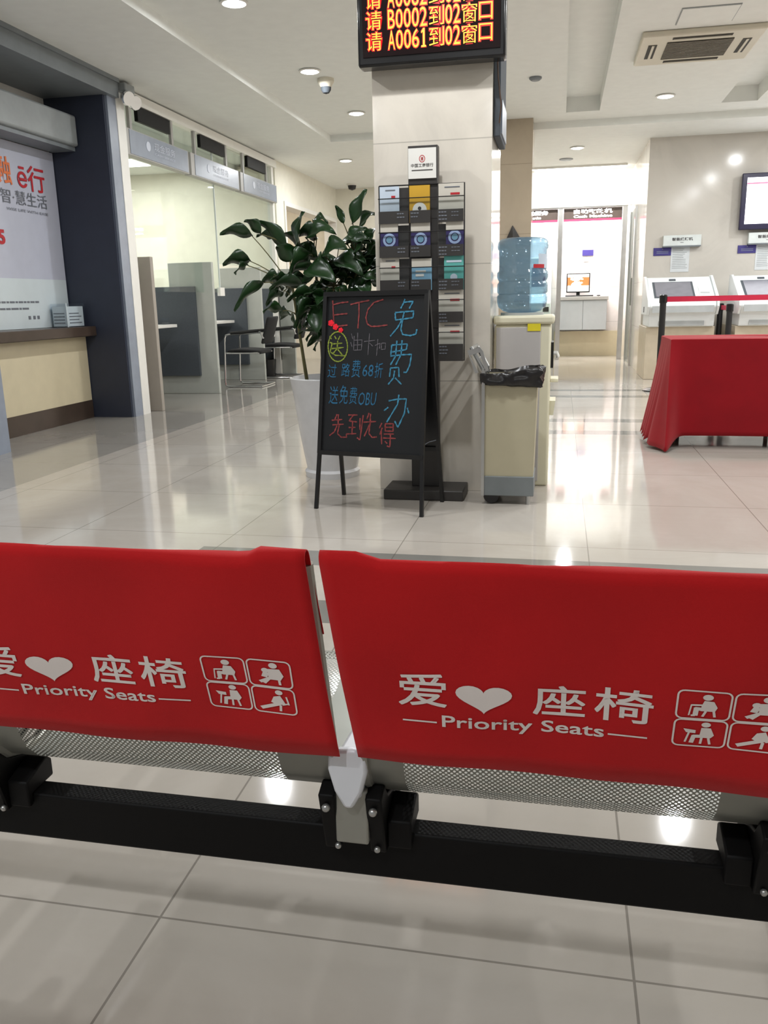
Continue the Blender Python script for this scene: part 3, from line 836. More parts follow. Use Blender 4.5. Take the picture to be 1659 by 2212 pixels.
def brochure(x0, x1, z0, z1, m, label, deco=None):
    b = MB().box(x0, x1, SY+0.002, SY+0.009, z0, z1).build('brochure', m)
    tag(b, label, 'brochure', 'brochures in the rack')
    if deco: deco(b, x0, x1, z0, z1)
    return b
FY = SY+0.0015
def d_lines(b, x0, x1, z0, z1):
    mb = MB()
    mb.box(x0+0.06, x1-0.02, FY-0.001, FY, z1-0.054, z1-0.044)
    mb.build('red_title', M['redprint'], b)
    mb = MB().box(x0+0.03, x1-0.02, FY-0.001, FY, z1-0.02, z1-0.015)
    mb.tube([(x0+0.02+0.02*i, FY, z0+0.04+0.008*math.sin(i*0.9)) for i in range(int((x1-x0-0.03)/0.02))], 0.0012, 4)
    mb.build('printing', M['greyprint'], b)
def d_gold(b, x0, x1, z0, z1):
    xm = (x0+x1)/2
    MB().lathe([(0.036, 0), (0.036, 0.001)], (xm, FY, z0+0.060), 24, (0, -1, 0)).build('white_disc', M['white'], b)
    MB().lathe([(0.009, 0), (0.009, 0.0015)], (xm, FY, z0+0.068), 16, (0, -1, 0)).build('dark_mark', M['darkprint'], b)
def d_violet(b, x0, x1, z0, z1):
    xm = (x0+x1)/2
    MB().box(x0, x1, FY-0.001, FY, z1-0.045, z1).build('white_top', M['leaflet'], b)
    rg = []
    for i in range(25):
        a = 2*math.pi*i/24; rg.append((0.027*math.cos(a), 0.027*math.sin(a)))
    MB().ribbon(rg, V(xm, FY, z1-0.080), X, Z, 0.012, V(0, -0.0012, 0), False).build('pale_ring', M['sky'], b)
    MB().lathe([(0.016, 0), (0.016, 0.001)], (xm, FY, z1-0.079), 20, (0, -1, 0)).build('blue_head', M['cyan'], b)
def d_teal(b, x0, x1, z0, z1):
    MB().box(x0+0.012, x1-0.01, FY-0.001, FY, z1-0.036, z1-0.026).lathe([(0.018, 0), (0.018, 0.001)], ((x0+x1)/2, FY, z0+0.060), 20, (0, -1, 0)).build('printing', M['leafletblue'], b)
def d_cyan(b, x0, x1, z0, z1):
    MB().box(x0, x1, FY-0.001, FY, z0+0.115, z1).build('white_top', M['leaflet'], b)
    MB().box(x0+0.02, x1-0.03, FY-0.001, FY, z0+0.088, z0+0.098).box(x0+0.02, x1-0.04, FY-0.001, FY, z0+0.068, z0+0.080).build('printing', M['white'], b)
brochure(-0.912, -0.812, 1.42, 1.597, M['leafletblue'], 'pale blue brochure in the top row beside the gold one', d_lines)
brochure(-0.760, -0.656, 1.42, 1.597, M['gold'], 'gold brochure with a white disc in the top row', d_gold)
brochure(-0.612, -0.486, 1.42, 1.60, M['leaflet'], 'cream brochure with red title in the top row', d_lines)
brochure(-0.912, -0.820, 1.256, 1.42, M['violet'], 'violet brochure with a ringed head, on the plant side of its row', d_violet)
brochure(-0.754, -0.655, 1.256, 1.419, M['violet'], 'violet brochure with a ringed head, middle of its row', d_violet)
brochure(-0.575, -0.486, 1.256, 1.425, M['violet'], 'violet brochure with a ringed head, on the water cooler side of its row', d_violet)
brochure(-0.917, -0.817, 1.09, 1.256, M['leaflet'], 'cream brochure in the third row beside the plant', d_lines)
brochure(-0.752, -0.649, 1.09, 1.246, M['cyan'], 'sky blue brochure with white top in the third row', d_cyan)
brochure(-0.585, -0.486, 1.09, 1.259, M['teal'], 'teal green brochure in the third row', d_teal)
brochure(-0.614, -0.486, 0.929, 1.088, M['leaflet'], 'cream brochure just under the teal one', d_lines)
brochure(-0.614, -0.486, 0.735, 0.928, M['leaflet'], 'cream brochure in the lowest visible pocket', d_lines)

# ================================================================== chalkboard A-frame
t = thing('chalkboard_sign', 'black A-frame chalkboard with coloured handwriting in front of the column', 'sign', (-0.928, 4.036, 0), math.radians(-10.8))
BW = 0.287
def apt(z, side):           # y of front (-1) or rear (+1) leaf at height z
    f = min(z/1.085, 1.0)
    return 0.165*f if side < 0 else 0.335-0.160*f
kw = dict(parent=t, local=True)
for s in (-1, 1):
    for side, nm in ((-1, 'leg'), (1, 'leg')):
        MB().tube([(s*(BW+(0.004 if side < 0 else -0.0)), apt(0, side), 0.0), (s*(BW-0.006), apt(0.29, side), 0.29)], 0.0125, 4).build(nm, M['black'], **kw)
for side in (-1, 1):
    y0, y1 = apt(0.285, side), apt(1.085, side)
    fr = MB()
    for s in (-1, 1): fr.tube([(s*(BW-0.006), y0, 0.285), (s*(BW-0.016), y1, 1.085)], 0.014, 4)
    fr.tube([(-BW, y0, 0.29), (BW, y0, 0.29)], 0.015, 4).tube([(-BW+0.01, y1, 1.078), (BW-0.01, y1, 1.078)], 0.017, 4)
    fr.build('frame', M['black'], **kw)
    bd = MB().add([(-BW+0.01, y0+0.004, 0.29), (BW-0.01, y0+0.004, 0.29), (BW-0.016, y1+0.004, 1.08), (-BW+0.016, y1+0.004, 1.08), (-BW+0.01, y0+0.010, 0.29), (BW-0.01, y0+0.010, 0.29), (BW-0.016, y1+0.010, 1.08), (-BW+0.016, y1+0.010, 1.08)],
                  [(0, 1, 2, 3), (7, 6, 5, 4), (0, 4, 5, 1), (1, 5, 6, 2), (2, 6, 7, 3), (3, 7, 4, 0)]).build('board', M['slate'], smooth=0, **kw)
    if side < 0: front_board = bd
MB().tube([(0.25, 0.09, 0.33), (0.27, 0.18, 0.345), (0.275, 0.27, 0.34)], 0.002, 5).build('stay_cord', M['greyprint'], **kw)
# handwriting: strokes given in fractions of the writing surface
bl, br_, tl = V(-BW+0.028, apt(0.305, -1)+0.0035, 0.305), V(BW-0.028, apt(0.305, -1)+0.0035, 0.305), V(-BW+0.034, apt(1.062, -1)+0.0035, 1.062)
BEX = (br_-bl); BEY = (tl-bl); BEY.x = 0.0
BW_, BH_ = BEX.length, BEY.length
bex, bey = BEX.normalized(), BEY.normalized()
bn = bex.cross(bey)         # towards the viewer
if bn.y > 0: bn = -bn
def uv_of(zx, zy):          # positions read off the writing, as fractions of the board
    v = (zy-112)/1950.0
    xl, xr = 150-72*v, 1490-112*v
    return ((zx-xl)/(xr-xl)*BW_, (1.0-v)*BH_)
def chalk(strokes, m, name, w=0.006):
    mb = MB()
    for st in strokes:
        pts = [uv_of(*p) for p in st]
        fine = []
        for i in range(len(pts)-1):
            for k in range(5):
                f = k/5; fine.append((pts[i][0]*(1-f)+pts[i+1][0]*f, pts[i][1]*(1-f)+pts[i+1][1]*f))
        fine.append(pts[-1])
        mb.ribbon(fine, bl, bex, bey, w, bn*0.0012)
    return mb.build(name, m, front_board, local=True)
chalk([[(215, 150), (222, 300), (235, 475)], [(215, 205), (330, 180), (440, 172)], [(220, 335), (320, 325), (425, 318)], [(235, 478), (330, 472), (425, 462)],
       [(470, 205), (600, 178), (735, 158)], [(590, 180), (590, 320), (572, 505)],
       [(930, 150), (800, 185), (715, 270), (685, 370), (705, 450), (760, 482), (860, 480), (985, 465)]], M['chalkred'], 'red_lettering', 0.0085)
chalk([[(1225, 150), (1205, 200), (1165, 265)], [(1215, 190), (1335, 180), (1280, 270)], [(1090, 320), (1095, 410)], [(1090, 315), (1215, 305), (1340, 300), (1330, 375)], [(1095, 405), (1210, 395), (1330, 378)],
       [(1215, 300), (1190, 390), (1120, 500), (1020, 605)], [(1190, 400), (1165, 520), (1190, 585), (1290, 598), (1365, 580), (1380, 520)],
       [(1040, 715), (1250, 700), (1235, 770)], [(1045, 800), (1235, 770)], [(1040, 715), (1025, 845)], [(1020, 850), (1170, 835), (1305, 828), (1280, 960), (1235, 1050), (1195, 1050)], [(1110, 660), (1090, 850), (1020, 960)], [(1180, 655), (1165, 830), (1090, 960)],
       [(1020, 1000), (1005, 1110)], [(1020, 1000), (1130, 990), (1135, 1110)], [(1075, 1030), (1060, 1120), (985, 1205)], [(1080, 1120), (1165, 1200)],
       [(990, 1410), (1110, 1385), (1230, 1380), (1200, 1560), (1110, 1740), (1070, 1660)], [(1130, 1330), (1110, 1450), (960, 1680)], [(985, 1490), (925, 1535)], [(1240, 1490), (1260, 1560)]], M['chalkblue'], 'blue_lettering', 0.009)
import math as _m
circ = [(285+140*_m.cos(a*_m.pi/10)*1.0, 735+190*_m.sin(a*_m.pi/10)) for a in range(21)]
chalk([circ, [(170, 600), (195, 640)], [(170, 680), (205, 690), (175, 800), (250, 845), (400, 850)], [(240, 600), (265, 640)], [(320, 600), (290, 650)], [(220, 700), (350, 690)], [(200, 760), (370, 745)], [(285, 660), (275, 760), (220, 820)], [(285, 770), (350, 840)]], M['chalkgreen'], 'green_lettering', 0.008)
chalk([[(480, 570), (500, 640)], [(470, 680), (490, 740)], [(520, 600), (510, 780), (620, 775), (630, 650), (510, 655)], [(570, 560), (565, 775)], [(515, 715), (625, 710)], [(735, 570), (710, 840)], [(660, 670), (810, 655)], [(735, 690), (780, 730)], [(850, 640), (830, 850)], [(810, 720), (880, 690), (870, 760)], [(900, 690), (895, 770), (950, 765), (955, 690), (900, 690)]], M['chalkgrey'], 'grey_lettering', 0.005)
def chalk_text(items, m, name):
    mb = MB()
    for body, x0, y0, x1, y1, sh in items:
        a = uv_of(x0, y1); b = uv_of(x1, y0)
        mb.text(body, bl + bex*a[0] + bey*a[1], bex, bey, b[0]-a[0], b[1]-a[1], bn*0.0012, shear=sh, res=2)
    return mb.build(name, m, front_board, local=True)
chalk_text([('过', 135, 960, 270, 1130, 0.1), ('路', 330, 945, 460, 1115, 0.1), ('费', 475, 900, 610, 1125, 0.1), ('68', 630, 960, 790, 1110, 0.1), ('折', 800, 935, 920, 1125, 0.1),
            ('送', 150, 1240, 290, 1470, 0.1), ('免', 300, 1225, 430, 1465, 0.1), ('费', 440, 1245, 560, 1465, 0.1), ('OBU', 570, 1310, 830, 1475, 0.2)], M['chalkdeep'], 'deep_blue_lettering')
chalk([[(270, 1600), (235, 1680)], [(195, 1680), (345, 1665)], [(290, 1600), (285, 1740)], [(205, 1740), (365, 1725)], [(270, 1745), (230, 1830), (160, 1880)], [(300, 1745), (275, 1850), (330, 1895), (405, 1890), (400, 1850)],
       [(430, 1605), (560, 1600)], [(500, 1605), (440, 1680), (550, 1690)], [(490, 1690), (480, 1840)], [(435, 1765), (530, 1760)], [(400, 1850), (540, 1840)], [(595, 1640), (590, 1790)], [(640, 1600), (590, 1920), (550, 1890)],
       [(720, 1570), (690, 1650)], [(640, 1690), (815, 1675)], [(740, 1580), (735, 1700), (650, 1870)], [(735, 1700), (715, 1830), (760, 1880), (825, 1870)],
       [(895, 1690), (860, 1760)], [(900, 1750), (865, 1840)], [(885, 1790), (890, 1960)], [(940, 1700), (1050, 1695), (1045, 1790), (940, 1790), (940, 1700)], [(940, 1745), (1045, 1740)], [(920, 1830), (1055, 1825)], [(910, 1880), (1080, 1880)], [(1010, 1835), (1000, 1990), (960, 1980)], [(935, 1920), (965, 1950)]], M['chalkred'], 'red_lettering', 0.0085)
fl = MB()
for (zx, zy, r) in ((190, 435, 0.0145), (255, 485, 0.014), (330, 525, 0.0115)):
    p = uv_of(zx, zy)
    for k in range(5):
        a = 2*math.pi*k/5
        fl.lathe([(r*0.55, 0), (r*0.55, 0.002)], bl + bex*(p[0]+r*0.6*math.cos(a)) + bey*(p[1]+r*0.6*math.sin(a)) + bn*0.001, 12, bn)
    fl.lathe([(r*0.6, 0), (r*0.6, 0.003)], bl + bex*p[0] + bey*p[1] + bn*0.001, 12, bn)
fl.build('flower_stickers', M['neon'], front_board, local=True)

# ================================================================== potted plant
px, py = -1.355, 4.96
t = thing('potted_plant', 'tall leafy green plant in a white floor pot behind the chalkboard', 'plant', (px, py, 0))
MB().lathe([(0.165, 0), (0.17, 0.035), (0.155, 0.05), (0.16, 0.07), (0.19, 0.25), (0.222, 0.5), (0.24, 0.60), (0.228, 0.605), (0.215, 0.56)], (px, py, 0), 40).build('pot', M['pot'], t)
MB().lathe([(0.0, 0.555), (0.10, 0.575), (0.22, 0.565)], (px, py, 0), 24, cap=False).build('soil', M['soil'], t)
def wpx(zx, zy, y=None):    # plant outline points: (x,z) in the plane of the plant
    return zx, zy
stems = MB()
tops = []
for (bx, by, mx, mz, tx, ty, tz, r) in ((-0.14, 0, -0.17, 0.8, -0.20, -0.02, 1.12, 0.012), (0.02, 0.03, 0.0, 0.85, 0.06, 0.0, 1.22, 0.014), (0.10, -0.02, 0.13, 0.85, 0.18, 0.05, 1.25, 0.012), (-0.05, 0.06, -0.06, 0.9, -0.08, 0.06, 1.28, 0.013), (0.03, -0.07, 0.05, 0.8, 0.10, -0.10, 1.10, 0.011)):
    P = [V(px+bx, py+by, 0.56), V(px+mx, py+by, mz), V(px+tx, py+ty, tz)]
    pts = []
    for i in range(9):
        f = i/8; pts.append(P[0]*(1-f)**2 + P[1]*2*f*(1-f) + P[2]*f*f)
    stems.tube(pts, [r*(1-0.4*i/8) for i in range(9)], 8)
    tops.append(pts)
fo = MB()
def leaf(b, tip, w, sag=0.06, roll_=0.0, wave=0.012):
    b = Vector(b); tip = Vector(tip)
    d = tip-b; L = d.length
    side = d.cross(Z)
    side = side.normalized() if side.length > 1e-4 else X.copy()
    up = side.cross(d).normalized()
    side = (Matrix.Rotation(roll_, 3, d.normalized()) @ side); up = (Matrix.Rotation(roll_, 3, d.normalized()) @ up)
    N, K = 10, 4
    rows = []
    for i in range(N+1):
        f = i/N
        c = b + d*f + Z*(sag*4*f*(1-f))
        ww = w*0.5*(math.sin(math.pi*f**0.8)**0.75)*(1-0.25*f) + 0.0015
        r = []
        for k in range(-2, 3):
            q = k/2
            r.append(c + side*ww*q + up*(abs(q)*ww*0.35 + wave*math.sin(f*9+q*2)*abs(q)))
        rows.append(r)
    fo.grid(rows)
def petiole(a, b, r=0.004):
    a = Vector(a); b = Vector(b); m = (a+b)/2 + Z*0.03
    stems.tube([a*(1-f)**2 + m*2*f*(1-f) + b*f*f for f in (0, .2, .4, .6, .8, 1)], [r, r, r*.9, r*.85, r*.8, r*.7], 6)
Yp = 4.95
expl = [  # (base x,z) (tip x,z) width, sag, roll, depth offset
    ((-1.77, 1.425), (-1.955, 1.437), .075, .02, 0.9, -0.05), ((-1.72, 1.43), (-1.80, 1.505), .06, .02, 0.8, -0.05),
    ((-1.575, 1.33), (-1.745, 1.505), .085, .03, 0.9, -0.02), ((-1.66, 1.41), (-1.76, 1.425), .05, .01, 0.6, 0.0),
    ((-1.78, 1.283), (-1.93, 1.262), .085, .02, 0.9, -0.08), ((-1.80, 1.26), (-1.86, 1.21), .05, .01, 0.8, -0.08),
    ((-1.71, 1.165), (-1.89, 1.00), .06, .03, 1.0, -0.06), ((-1.58, 1.20), (-1.66, 1.10), .075, .02, 0.7, 0.0),
    ((-1.50, 1.34), (-1.44, 1.54), .14, .02, 1.2, -0.06), ((-1.46, 1.40), (-1.27, 1.42), .09, .04, 0.9, -0.02),
    ((-1.43, 1.50), (-1.335, 1.485), .055, .02, 0.6, 0.03), ((-1.185, 1.47), (-1.095, 1.655), .075, .01, 1.3, 0.0),
    ((-1.235, 1.475), (-1.275, 1.575), .035, .01, 1.2, 0.0), ((-1.15, 1.44), (-1.03, 1.515), .075, .03, 0.8, 0.0),
    ((-1.22, 1.36), (-1.08, 1.44), .075, .02, 1.0, -0.03), ((-1.12, 1.30), (-1.02, 1.345), .06, .02, 0.8, 0.0),
    ((-1.16, 1.20), (-1.00, 1.30), .09, .02, 1.0, 0.0), ((-1.20, 1.07), (-1.02, 1.22), .07, .02, 1.0, -0.02),
    ((-1.42, 1.31), (-1.53, 1.21), .10, .03, 0.9, -0.07), ((-1.35, 1.30), (-1.18, 1.33), .11, .03, 0.9, -0.08),
    ((-1.45, 1.22), (-1.25, 1.15), .12, .03, 0.9, -0.09), ((-1.28, 1.28), (-1.10, 1.18), .11, .03, 0.9, -0.06),
    ((-1.46, 1.13), (-1.66, 1.12), .08, .03, 0.8, -0.07), ((-1.40, 1.09), (-1.55, 1.05), .08, .02, 0.8, -0.08),
    ((-1.40, 1.05), (-1.50, 0.90), .10, .02, 0.9, -0.10), ((-1.36, 1.03), (-1.36, 0.86), .11, .01, 0.3, -0.12), ((-1.30, 1.05), (-1.24, 0.90), .10, .02, 0.9, -0.10),
    ((-1.55, 1.27), (-1.62, 1.36), .09, .02, 1.0, -0.04), ((-1.40, 1.40), (-1.52, 1.42), .10, .03, 0.9, 0.02),
]
for (a, b, w_, sg, ro_, dy) in expl:
    A = V(a[0], Yp+dy, a[1]); B = V(b[0], Yp+dy*1.6-0.02, b[1])
    leaf(A, B, w_*1.25, sg, ro_)
    best = min((q for pts in tops for q in pts[3:]), key=lambda q: (q-A).length + (0.0 if q.z < A.z else 0.4))
    petiole(best, A + (B-A)*0.04)
for k in range(80):
    a = rnd.uniform(0, 2*math.pi); s = rnd.choice(tops)[rnd.randint(4, 8)]
    el = rnd.uniform(-0.35, 0.8); r1 = rnd.uniform(0.05, 0.12); L = rnd.uniform(0.12, 0.2)
    dv = V(math.cos(a)*math.cos(el), math.sin(a)*math.cos(el)*0.75, math.sin(el))
    A = s + dv*r1; B = A + dv*L + V(0, 0, -0.04)
    if B.x > -1.0 and B.y > 4.55: B.x = -1.02
    if B.z > 1.48: continue
    leaf(A, B, rnd.uniform(0.075, 0.125), 0.02, rnd.uniform(0.3, 1.1))
    petiole(s, A, 0.003)
for k in range(44):
    if k % 2: A = V(rnd.uniform(-1.30, -1.08), rnd.uniform(4.85, 5.05), rnd.uniform(1.12, 1.40))
    else: A = V(rnd.uniform(-1.52, -1.22), rnd.uniform(4.80, 5.02), rnd.uniform(0.96, 1.14))
    a = rnd.uniform(-0.5, 1.2) if k % 2 else rnd.uniform(-2.6, -0.5)
    B = A + V(math.cos(a)*0.13, rnd.uniform(-0.06, 0.06), math.sin(a)*0.13)
    B.x = min(B.x, -1.0)
    leaf(A, B, rnd.uniform(0.06, 0.10), 0.02, rnd.uniform(0.4, 1.2))
    s_ = min((q for pts in tops for q in pts[2:]), key=lambda q: (q-A).length)
    petiole(s_, A, 0.003)
stems.build('stems', M['stem'], t)
fo.build('foliage', M['leaf'], t, smooth=60, solid=0.0015)

# ================================================================== water cooler, bottle, bin
t = thing('water_cooler', 'cream water cooler cabinet with grey back panel beside the column', 'water cooler', (-0.21, 4.92, 0))
MB().box(-0.350, -0.045, 4.765, 5.08, 0.0, 0.90).build('cabinet', M['cream'], t, bevel=0.012)
MB().box(-0.358, -0.028, 4.75, 5.09, 0.90, 0.948).build('top_rim', M['cream'], t, bevel=0.014)
MB().box(-0.342, -0.10, 4.757, 4.766, 0.03, 0.885).build('back_panel', M['backgrey'], t, bevel=0.003)
MB().box(-0.172, -0.102, 4.753, 4.757, 0.865, 0.903).build('yellow_sticker', M['yellow'], t)
MB().box(-0.046, -0.030, 4.82, 5.02, 0.66, 0.80).build('tap_recess', M['black'], t)
for yy in (4.87, 4.96):
    MB().tube([(-0.045, yy, 0.735), (-0.012, yy, 0.735), (-0.005, yy, 0.715)], 0.010, 8).build('tap', M['white'], t)
MB().box(-0.045, 0.0, 4.83, 5.01, 0.58, 0.60).build('drip_tray', M['cream'], t, bevel=0.004)
MB().prism([(-0.045, 0.40), (-0.022, 0.40), (-0.012, 0.48), (-0.045, 0.48)], 'y', 4.80, 5.0).build('cup_bin', M['cream'], t)
MB().cyl((-0.21, 4.92, 0.948), (-0.21, 4.92, 0.962), 0.12, 28).build('bottle_collar', M['kioskgrey'], t)

bx, by, bz = -0.212, 4.92, 0.962
prof = [(0.07, 0.0), (0.105, 0.008), (0.132, 0.03), (0.139, 0.06), (0.139, 0.09), (0.130, 0.10), (0.139, 0.11), (0.139, 0.155), (0.129, 0.168), (0.135, 0.178), (0.140, 0.19), (0.140, 0.215), (0.129, 0.226), (0.131, 0.335), (0.138, 0.342), (0.139, 0.36), (0.136, 0.378), (0.125, 0.392), (0.10, 0.398), (0.0, 0.396)]
t = thing('water_bottle', 'large blue upturned water bottle on the cooler', 'bottle', (bx, by, bz))
MB().lathe(prof, (bx, by, bz), 48).build('bottle', M['bottle'], t, smooth=50)
lab = MB()
rows = []
for zz in (0.235, 0.26, 0.285, 0.31):
    rows.append([V(bx+0.1325*math.cos(math.radians(a)), by+0.1325*math.sin(math.radians(a)), bz+zz) for a in range(-48, 20, 6)])
lab.grid(rows).build('paper_label', M['leafletblue'], t)
rows = []
for zz in (0.235, 0.245, 0.255):
    rows.append([V(bx+0.1335*math.cos(math.radians(a)), by+0.1335*math.sin(math.radians(a)), bz+zz) for a in range(-62, -22, 5)])
MB().grid(rows).build('red_print', M['redprint'], t)

t = thing('rubbish_cart', 'tall beige rubbish cart on wheels in front of the water cooler', 'bin', (-0.24, 4.4, 0))
sh = [[V(x, y, z) for (x, y) in ((a0, 4.30-f*0.0), (a1, 4.30), (a1+0.0, 4.56), (a0, 4.56))] for (z, a0, a1, f) in ((0.145, -0.362, -0.113, 0), (0.66, -0.368, -0.10, 0))]
MB().grid(sh, closed=True).add([(-0.362, 4.30, 0.145), (-0.113, 4.30, 0.145), (-0.113, 4.56, 0.145), (-0.362, 4.56, 0.145)], [(3, 2, 1, 0)]).build('body', M['binbeige'], t, smooth=20)
MB().box(-0.368, -0.108, 4.292, 4.568, 0.045, 0.148).build('base_band', M['bingrey'], t, bevel=0.004)
MB().box(-0.378, -0.362, 4.285, 4.30, 0.045, 0.70).box(-0.378, -0.362, 4.56, 4.575, 0.045, 0.70).build('corner_rail', M['alu'], t)
MB().tube([(-0.37, 4.30, 0.69), (-0.43, 4.30, 0.80), (-0.43, 4.56, 0.80), (-0.37, 4.56, 0.69)], 0.011, 8).tube([(-0.40, 4.30, 0.745), (-0.40, 4.56, 0.745)], 0.006, 6).build('push_handle', M['alu'], t)
MB().prism([(-0.452, 0.79), (-0.388, 0.807), (-0.372, 0.785), (-0.345, 0.69), (-0.362, 0.685), (-0.388, 0.78), (-0.44, 0.765), (-0.395, 0.68), (-0.412, 0.677)], 'y', 4.285, 4.297).build('handle_plate', M['alu'], t)
for yy in (4.31, 4.55):
    MB().lathe([(0.012, -0.016), (0.038, -0.013), (0.042, 0), (0.038, 0.013), (0.012, 0.016)], (-0.325, yy, 0.042), 20, (0, 1, 0)).build('wheel', M['black'], t)
    MB().cyl((-0.135, yy, 0.0), (-0.135, yy, 0.05), 0.012, 10).build('foot_post', M['alu'], t)
# the liner folded over the rim
from mathutils import noise as mnoise
per = []
for (a, b) in (((-0.378, 4.288), (-0.092, 4.288)), ((-0.092, 4.288), (-0.092, 4.572)), ((-0.092, 4.572), (-0.378, 4.572)), ((-0.378, 4.572), (-0.378, 4.288))):
    for i in range(26):
        f = i/26; per.append((a[0]*(1-f)+b[0]*f, a[1]*(1-f)+b[1]*f))
cx, cy = -0.235, 4.43
rows = []
for j, (z, sc) in enumerate(((0.50, 0.80), (0.64, 0.90), (0.672, 0.955), (0.684, 0.995), (0.680, 1.03), (0.664, 1.055), (0.645, 1.06), (0.628, 1.052), (0.612, 1.042), (0.602, 1.03))):
    r = []
    for i, (x, y) in enumerate(per):
        right = max(0.0, min(1.0, (x+0.30)/0.16))           # fuller bunch towards the cooler's tap side
        q = V(x*17, y*17, z*34)
        d = mnoise.noise(q)*0.020 + mnoise.noise(q*2.3)*0.012 + abs(mnoise.noise(q*1.1+V(7, 3, 1)))*0.012
        if j < 2: d *= 0.2
        zz = 0.645 + (z-0.645)*(0.62+0.55*right) + (0.010*right if j > 1 else 0) + mnoise.noise(q*0.7+V(0, 0, 9))*0.012*(1 if j > 1 else 0)
        n = Vector((x-cx, y-cy)); n = n/max(abs(n.x)/0.143, abs(n.y)/0.142)
        n = Vector((n.x, n.y)).normalized()
        r.append(V(cx+(x-cx)*sc + n.x*d*(0.4+0.8*right), cy+(y-cy)*sc + n.y*d, zz))
    rows.append(r)
tag(MB().grid(rows, closed=True).build('bin_liner', M['bag'], smooth=80, solid=0.002), 'black plastic liner bunched over the rim of the rubbish cart', 'bin liner')

# ================================================================== table with red cloth
TX0, TX1, TY0, TY1, TZ = 0.75, 2.15, 6.14, 6.72, 0.745
t = thing('folding_table', 'folding table hidden under the red cloth', 'table', (1.45, 6.43, 0))
MB().box(TX0+0.005, TX1-0.005, TY0+0.005, TY1-0.005, TZ-0.03, TZ-0.004).build('table_top', M['white'], t)
for x, y in ((TX0+0.12, TY0+0.32), (TX0+0.12, TY1-0.05), (TX1-0.62, TY0+0.06), (TX1-0.62, TY1-0.05)):
    MB().cyl((x, y, 0), (x, y, TZ-0.03), 0.016, 12).build('leg', M['black'], t)
per = []
def seg(a, b, n):
    for i in range(n):
        f = i/n; per.append((a[0]*(1-f)+b[0]*f, a[1]*(1-f)+b[1]*f))
seg((TX1, TY0), (TX0+0.16, TY0), 36); seg((TX0+0.16, TY0), (TX0, TY0), 20); seg((TX0, TY0), (TX0, TY1), 30); seg((TX0, TY1), (TX1, TY1), 40); seg((TX1, TY1), (TX1, TY0), 24)
n_ = len(per)
ccx, ccy = (TX0+TX1)/2, (TY0+TY1)/2
rows = []
rows.append([V(ccx+(x-ccx)*0.05, ccy+(y-ccy)*0.05, TZ+0.001) for x, y in per])
rows.append([V(ccx+(x-ccx)*0.985, ccy+(y-ccy)*0.97, TZ+0.001) for x, y in per])
rows.append([V(x, y, TZ-0.002) for x, y in per])
def drop(i, f):
    x, y = per[i]
    ease = f**1.2
    if i <= 56:                        # front: hangs straight, swinging out to the corner point
        d = x-TX0
        g = math.exp(-(d/0.055)**2)
        ox, oy = -0.03*g, -0.012-0.235*g
        low = 0.085-0.075*g
        oy += 0.006*math.sin(x*6+1)
    elif i < 86:                       # short side: falls in soft folds
        d = y-TY0
        g = math.exp(-(d/0.05)**2)
        fold = math.cos(d*52)
        ox = -0.115*(1-g) - 0.03*g + 0.034*fold*math.exp(-d/0.35)*(1-g)
        oy = -0.247*g - 0.10*math.exp(-d/0.16)*(1-g)
        low = 0.010*g + (0.045+0.018*fold)*(1-g)
    elif i < 126: ox, oy, low = 0, 0.02, 0.085
    else: ox, oy, low = 0.02, 0, 0.085
    return V(x+ox*ease, y+oy*ease, (TZ-0.006)*(1-f)+max(low, 0.008)*f)
for f in (0.02, 0.08, 0.16, 0.26, 0.38, 0.5, 0.62, 0.74, 0.86, 0.95, 1.0):
    rows.append([drop(i, f) for i in range(n_)])
tag(MB().grid(rows, closed=True).build('tablecloth', M['cloth'], smooth=60, solid=0.003), 'crimson cloth draped over the folding table almost to the floor', 'tablecloth')

# ================================================================== queue posts
def post(x, y, h, label, belt_to=None, rb=0.17):
    p = thing('barrier_post', label, 'barrier post', (x, y, 0), group='belt barrier posts')
    MB().lathe([(rb, 0), (rb*0.99, 0.012), (rb*0.76, 0.03), (0.05, 0.042), (0.04, 0.05)], (x, y, 0), 28).build('base', M['blackgloss'], p)
    MB().cyl((x, y, 0.04), (x, y, h-0.09), 0.034, 18).build('pole', M['black'], p)
    MB().lathe([(0.038, h-0.09), (0.042, h-0.085), (0.042, h-0.008), (0.032, h)], (x, y, 0), 20).build('belt_head', M['blackgloss'], p)
    if belt_to:
        a = V(x, y, h-0.05); b = V(belt_to[0], belt_to[1], h-0.05)
        d = (b-a).normalized(); a = a + d*0.042
        n = d.cross(Z)*0.0015
        hz = V(0, 0, 0.028)
        MB().add([a-hz-n, b-hz-n, b+hz-n, a+hz-n, a-hz+n, b-hz+n, b+hz+n, a+hz+n], [(0, 1, 2, 3), (7, 6, 5, 4), (0, 4, 5, 1), (1, 5, 6, 2), (2, 6, 7, 3), (3, 7, 4, 0)]).build('belt', M['belt'], p)
    return p
post(1.10, 9.9, 1.045, 'black barrier post at the near corner of the kiosk with long red belt', (3.3, 9.9))
post(1.965, 10.85, 0.925, 'black barrier post standing in the gap between the two kiosks', (1.995, 11.59), 0.12)
post(1.995, 11.65, 0.925, 'black barrier post half hidden behind the white kiosk', None, 0.10)

